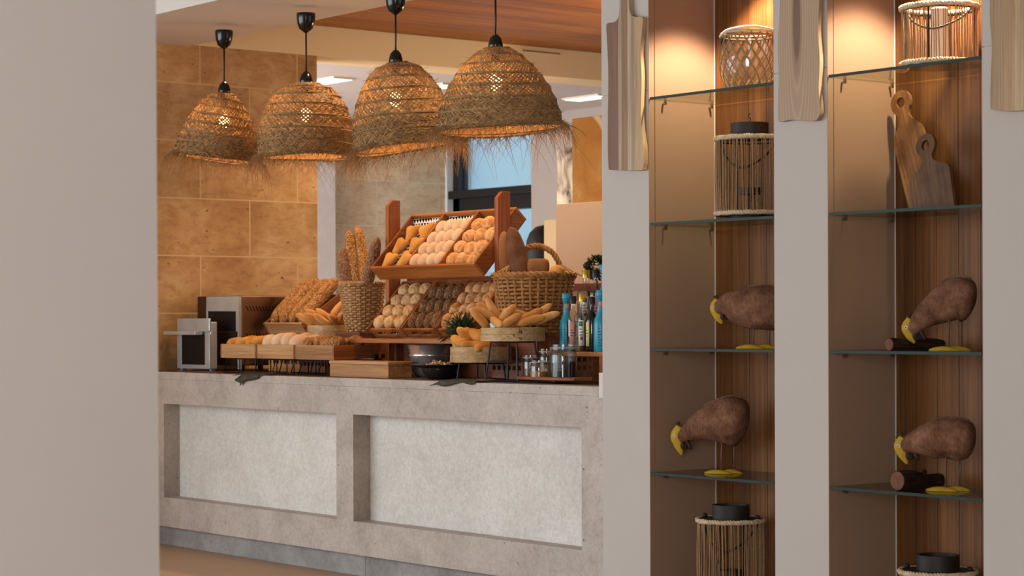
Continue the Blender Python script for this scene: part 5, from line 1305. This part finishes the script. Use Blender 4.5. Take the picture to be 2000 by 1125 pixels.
# ================================================================ CHICKENS
m_hide = None
def hide():
    t = NT('brown_hide'); v = t.vec((1, 1, 1)); a = t.noise(v, 14, 5, .65); f = t.noise(t.vec((1, 1, .35)), 160, 4, .75)
    col = t.ramp(a, [(.3, '583a28'), (.5, '7c5640'), (.7, '967058')]); col = t.mix(.5, col, t.ramp(f, [(.35, '8a7464'), (.62, 'ffffff')]), 'MULTIPLY')
    t.bump(f, .6, .006); return t.fin(col, .85, .15)
m_hide = hide()
m_yel = plain('yellow_paint', 'b8941e', .5, .3, var='a38218', ns=25)
m_comb = plain('dark_comb', '3a2218', .8, var='2a1810', ns=60)
m_eyew = plain('eye_white', 'e8e2d4', .3); m_eyeb = plain('eye_black', '0a0808', .2)
m_leg = plain('wire_leg_brown', '6a4432', .6, var='58382a', ns=40)
def chicken(label, px, Y, z, s, spine, face, legs, yaw, seed, name_='toy_chicken'):
    q = atY(px, 700, Y); t = thing(name_, label, 'decorative chicken', (q.x, Y, z), yaw, group='brown decorative chickens on the glass shelves')
    kx = s / .93
    P = [Vector((x * kx, 0, zz * s)) for x, zz, r in spine]; Rr = [r * s for _, _, r in spine]
    # loft rings perpendicular to the spine, rounded both ends
    ctr = smoothpath(P, 4); rad = [p.x for p in smoothpath([(r, 0, 0) for r in Rr], 4)]
    n = 22; rings = []; rr = random.Random(seed)
    k = len(ctr)
    def ring(c, tn, r):
        nn = Vector((0, 1, 0)); u = tn.cross(nn).normalized(); out = []
        for j in range(n):
            a = 2 * PI * j / n; w = 1 + .03 * sin(3 * a + c.x * 60 + seed) + .02 * sin(5 * a + c.z * 50)
            out.append(c + u * (r * w * sin(a)) + nn * (r * .80 * w * cos(a)))
        return out
    t0 = (ctr[1] - ctr[0]).normalized(); t1 = (ctr[-1] - ctr[-3]).normalized()
    for f in (.25, .6, .88): rings.append(ring(ctr[0] - t0 * rad[0] * (1 - f) * .9, t0, rad[0] * math.sqrt(1 - (1 - f) ** 2)))
    for i in range(k): rings.append(ring(ctr[i], (ctr[min(i + 1, k - 1)] - ctr[max(i - 1, 0)]).normalized(), rad[i]))
    for f in (.85, .6, .3, .1): rings.append(ring(ctr[-1] + t1 * rad[-1] * .42 * (1 - f), t1, rad[-1] * math.sqrt(1 - (1 - f) ** 2)))
    vs = [p for r_ in rings for p in r_]; fs = []
    for i in range(len(rings) - 1):
        for j in range(n): j2 = (j + 1) % n; fs.append((i * n + j, i * n + j2, (i + 1) * n + j2, (i + 1) * n + j))
    fs.append(tuple(range(n))); fs.append(tuple((len(rings) - 1) * n + j for j in range(n)))
    MB().add(vs, fs).build('body', m_hide, t, True)
    # seam ridge on the back
    i0 = int(k * .45); rg = []
    for i in range(i0, k): 
        tn = (ctr[min(i + 1, k - 1)] - ctr[max(i - 1, 0)]).normalized(); u = tn.cross(Vector((0, 1, 0))).normalized(); u = u if u.z > 0 else -u
        rg.append(ctr[i] + u * (rad[i] * 1.0))
    MB().tube(rg, [.003 + .0025 * abs(sin(i * 1.7)) for i in range(len(rg))], 6).build('back_seam', m_hide, t, True)
    # face and beak
    fp = [Vector((x * kx, 0, zz * s)) for x, zz, r in face]; fr_ = [r * s for _, _, r in face]
    fpp = smoothpath(fp, 4); frr = [p.x for p in smoothpath([(r, 0, 0) for r in fr_], 4)]
    fc = MB().tube(fpp, frr, 14, flat=1.5).build('face', m_yel, t, True)
    ei = fp[1]
    for sg in (-1, 1):
        e = MB().ell((ei.x - .002, sg * fr_[1] * .93, ei.z), .0055, .003, .0055, nu=12, nv=8).build('eye', m_eyew, fc, True)
        MB().ell((ei.x - .003, sg * (fr_[1] * .93 + .0022), ei.z), .0028, .0018, .0028, nu=10, nv=6).build('pupil', m_eyeb, fc, True)
    cb = MB(); c0 = fp[0]
    for j in range(7):
        f = j / 6; p = c0.lerp(fp[1], f * 1.1 - .15) + Vector((-.010 - .004 * sin(f * PI), 0, .006)); cb.ell(p, .008, .005, .009 + .003 * (j % 2), nu=8, nv=6)
    for j in range(9): 
        p = c0.lerp(fp[2], j / 10) + Vector((-.012, 0, .006)); d = Vector((-1, rr.uniform(-.6, .6), rr.uniform(-.3, .9))).normalized(); cb.tube([p, p + d * .016], [.002, .0006], 4)
    cb.build('comb', m_comb, t)
    w0 = fp[2] + Vector((.016, 0, -.002))
    wt = MB()
    for j in range(3): wt.ell(w0 + Vector((.008 * j + .004, .006 * (j - 1), -.004 - .003 * (j % 2))), .009, .006, .014, nu=10, nv=8)
    wt.tube([w0 + Vector((.025, -.006, .012)), w0 + Vector((.042, -.014, -.016))], [.006, .006], 8)
    wt.build('wattle', m_comb, t, True)
    for li, (lx, ly) in enumerate(legs):
        top = Vector((lx * kx, ly, 0)); body_z = 60 * s
        zz = [(c.z - r_ * .9, abs(c.x - top.x)) for c, r_ in zip(ctr, rad)]; body_z = min(zz, key=lambda q_: q_[1])[0] + .02
        lg = MB().tube([(top.x, ly, .008), (top.x - .001, ly, body_z * .5), (top.x + .002, ly * .9, body_z)], .0036, 8).build('leg', m_leg, t, True)
        fo = MB()
        L = .110 if li == 0 else .088
        def ff(d): return 1.0
        vs = []; fs = []; m_ = 13
        for i in range(m_):
            f = i / (m_ - 1); w = .017 * sin(PI * min(1, f * .92 + .06)) ** .6; h_ = .016 * sin(PI * min(1, f * .9 + .08)) ** .7
            x = top.x - L * .62 + L * f
            for a in range(9):
                an = PI * a / 8; vs.append((x, ly + w * cos(an), .0005 + h_ * sin(an)))
        for i in range(m_ - 1):
            for a in range(8): fs.append((i * 9 + a, i * 9 + a + 1, (i + 1) * 9 + a + 1, (i + 1) * 9 + a))
            fs.append((i * 9 + 8, i * 9, (i + 1) * 9, (i + 1) * 9 + 8))
        fs.append(tuple(range(9))); fs.append(tuple((m_ - 1) * 9 + a for a in range(9)))
        fo.add(vs, fs).build('foot', m_yel, t, True)
    return t
poseA = [(-78, 70, 13), (-62, 81, 20), (-38, 92, 30), (-8, 100, 41), (14, 101, 47), (26, 99, 46)]
faceA = [(-83, 88, 5.9), (-90, 70, 8.4), (-87, 55, 6.7), (-84, 45, 5.0), (-80, 33, 1.3)]
poseA2 = [(-66, 42, 13), (-52, 58, 20), (-30, 76, 29), (-2, 92, 38), (16, 97, 42), (28, 95, 39)]
faceA2 = [(-70, 60, 5.9), (-76, 44, 8.4), (-73, 32, 6.7), (-70, 24, 5.0), (-64, 14, 1.3)]
poseB = [(-66, 78, 16), (-54, 82, 24), (-30, 79, 36), (0, 77, 41), (24, 76, 42), (44, 74, 37)]
faceB = [(-70, 92, 5.9), (-75, 78, 8.4), (-72, 64, 6.7), (-69, 56, 5.0), (-64, 47, 1.3)]
poseB2 = [(-72, 84, 15), (-60, 88, 22), (-32, 95, 34), (-4, 98, 38), (20, 97, 39), (34, 95, 36)]
faceB2 = [(-78, 98, 5.9), (-84, 82, 8.4), (-80, 68, 6.7), (-77, 60, 5.0), (-72, 48, 1.3)]
YK = math.radians(25); sL = 8.35 / 4200; sR = 7.62 / 4200
chicken('brown chicken with level back and yellow beak, third shelf of the left niche', 1478, 5.655, shelf_z[2], sL, poseB, faceB, [(-2, -.022), (20, .022)], YK, 1)
chicken('brown chicken pecking with raised rump, fourth shelf of the left niche', 1413, 5.655, shelf_z[3], sL, poseA, faceA, [(0, -.022), (16, .022)], YK, 2)
chicken('brown chicken pecking steeply at a thin log, third shelf of the right niche', 1857, 5.665, shelf_z[2], sR, poseA2, faceA2, [(0, -.022), (16, .022)], YK, 3)
chicken('brown chicken with level back beside a thick log, fourth shelf of the right niche', 1850, 5.655, shelf_z[3], sR, poseB2, faceB2, [(0, -.022), (20, .022)], YK, 4)
def bark():
    t = NT('dark_bark'); v = t.vec((.25, 1, 1)); a = t.noise(v, 60, 5, .7); col = t.ramp(a, [(.35, '1e110d'), (.55, '33201a'), (.7, '46302a')]); t.bump(a, .8, .008); return t.fin(col, .85, .15)
m_bark = bark(); m_cut = plain('log_end', '7a4c34', .75, var='5e3626', ns=40)
def log(label, pxa, z, Ya, Yb, dxx, ra, rb_, seed):
    a = atY(pxa, 660, Ya); b = Vector((a.x + dxx, Yb, 0)); d = Vector((b.x - a.x, b.y - a.y, 0)); L = d.length; rr = random.Random(seed)
    t = thing('wood_log', label, 'log', (a.x, Ya, z), math.atan2(d.y, d.x), group='bark logs beside the chickens')
    n = 12; pts = []; rad = []
    for i in range(n + 1):
        f = i / n; r_ = ra + (rb_ - ra) * f + .002 * sin(9 * f + seed); rad.append(r_); pts.append((L * f, .004 * sin(4 * f + seed), r_))
    MB().tube(pts, rad, 14).build('bark', m_bark, t, True, angle=50)
    MB().tube([(-.0015, pts[0][1], rad[0]), (.001, pts[0][1], rad[0])], rad[0] * .92, 14).build('cut_end', m_cut, t)
    MB().tube([(L * .55, .0, rad[6] * 1.4), (L * .6, -.01, rad[6] * 2.25)], [.012, .008], 8).build('knot_stub', m_bark, t, True)
log('thin dark bark log at the beak of the chicken, third shelf of the right niche', 1738, shelf_z[2], 5.53, 5.77, .02, .0205, .019, 1)
log('thick dark bark log with a pale cut end, fourth shelf of the right niche', 1750, shelf_z[3], 5.535, 5.76, .0, .036, .022, 5)
# ================================================================ LIGHT
W = bpy.data.worlds.new('daylight'); SC.world = W; W.use_nodes = True
bg = W.node_tree.nodes['Background']; bg.inputs[0].default_value = (0.77, 0.91, 1.0, 1); bg.inputs[1].default_value = 1.1
def light(name, typ, loc, energy, color, **kw):
    l = bpy.data.lights.new(name, typ); o = bpy.data.objects.new(name, l); COL.objects.link(o)
    l.energy = energy; l.color = color; o.location = loc
    for k, v in kw.items(): setattr(l, k, v)
    return o
WARM = (1.0, 0.62, 0.30)
for (xa, xb) in ((XP[1], XP[2]), (XP[3], XP[4])):
    o = light('niche_spot', 'SPOT', ((xa + xb) / 2 + .02, 5.66, ZN - .06), 105, (1.0, .745, .53), spot_size=math.radians(100), spot_blend=0.38, shadow_soft_size=.03)
for x in (-10.0, -8.9, -7.8):
    o = light('kitchen_downlight', 'SPOT', (x - .1, 7.0, 2.99), 60, (1.0, .72, .44), spot_size=math.radians(120), spot_blend=0.8, shadow_soft_size=.06)
    o = light('kitchen_downlight', 'SPOT', (x, 6.0, 2.79), 23, (1.0, .70, .42), spot_size=math.radians(100), spot_blend=0.8, shadow_soft_size=.06)
def area(name, loc, tgt, sx, sy, energy, color):
    o = light(name, 'AREA', loc, energy, color, shape='RECTANGLE', size=sx, size_y=sy)
    o.rotation_euler = (Vector(tgt) - Vector(loc)).to_track_quat('-Z', 'Y').to_euler(); return o
DAY = (0.90, 0.95, 1.0)
area('unseen_daylight', (-10.6, -.4, 1.7), (-9.6, 6, 1.0), 6.4, 2.5, 250, DAY)
area('unseen_daylight', (1.2, -2.6, 1.7), (-4, 0.5, 1.5), 2.5, 2.2, 270, DAY)  # added fill that brightens the near left wall, inside the closed room
area('unseen_daylight', (-12.7, 4.4, 1.6), (-13, 9, 1.6), 2.8, 2.2, 240, (1, .95, .9))  # added fill that lifts the dark room behind, in place of unseen windows
light('kitchen_fill', 'POINT', (-8.6, 8.4, 2.2), 125, (1.0, .74, .44), shadow_soft_size=.12)  # unseen warm fill added to brighten the wood ceiling, beam and partition
for b in BULBS:
    light('pendant_light', 'POINT', b, 5, (1.0, .55, .22), shadow_soft_size=.03)
SC.view_settings.view_transform = 'Standard'; SC.view_settings.look = 'None'
SC.view_settings.exposure = 0.0; SC.view_settings.gamma = 1.0; SC.view_settings.use_curve_mapping = False
SC.cycles.use_denoising = True; SC.cycles.max_bounces = 10; SC.cycles.transparent_max_bounces = 24
SC.cycles.caustics_reflective = False; SC.cycles.caustics_refractive = False; SC.cycles.sample_clamp_indirect = 6
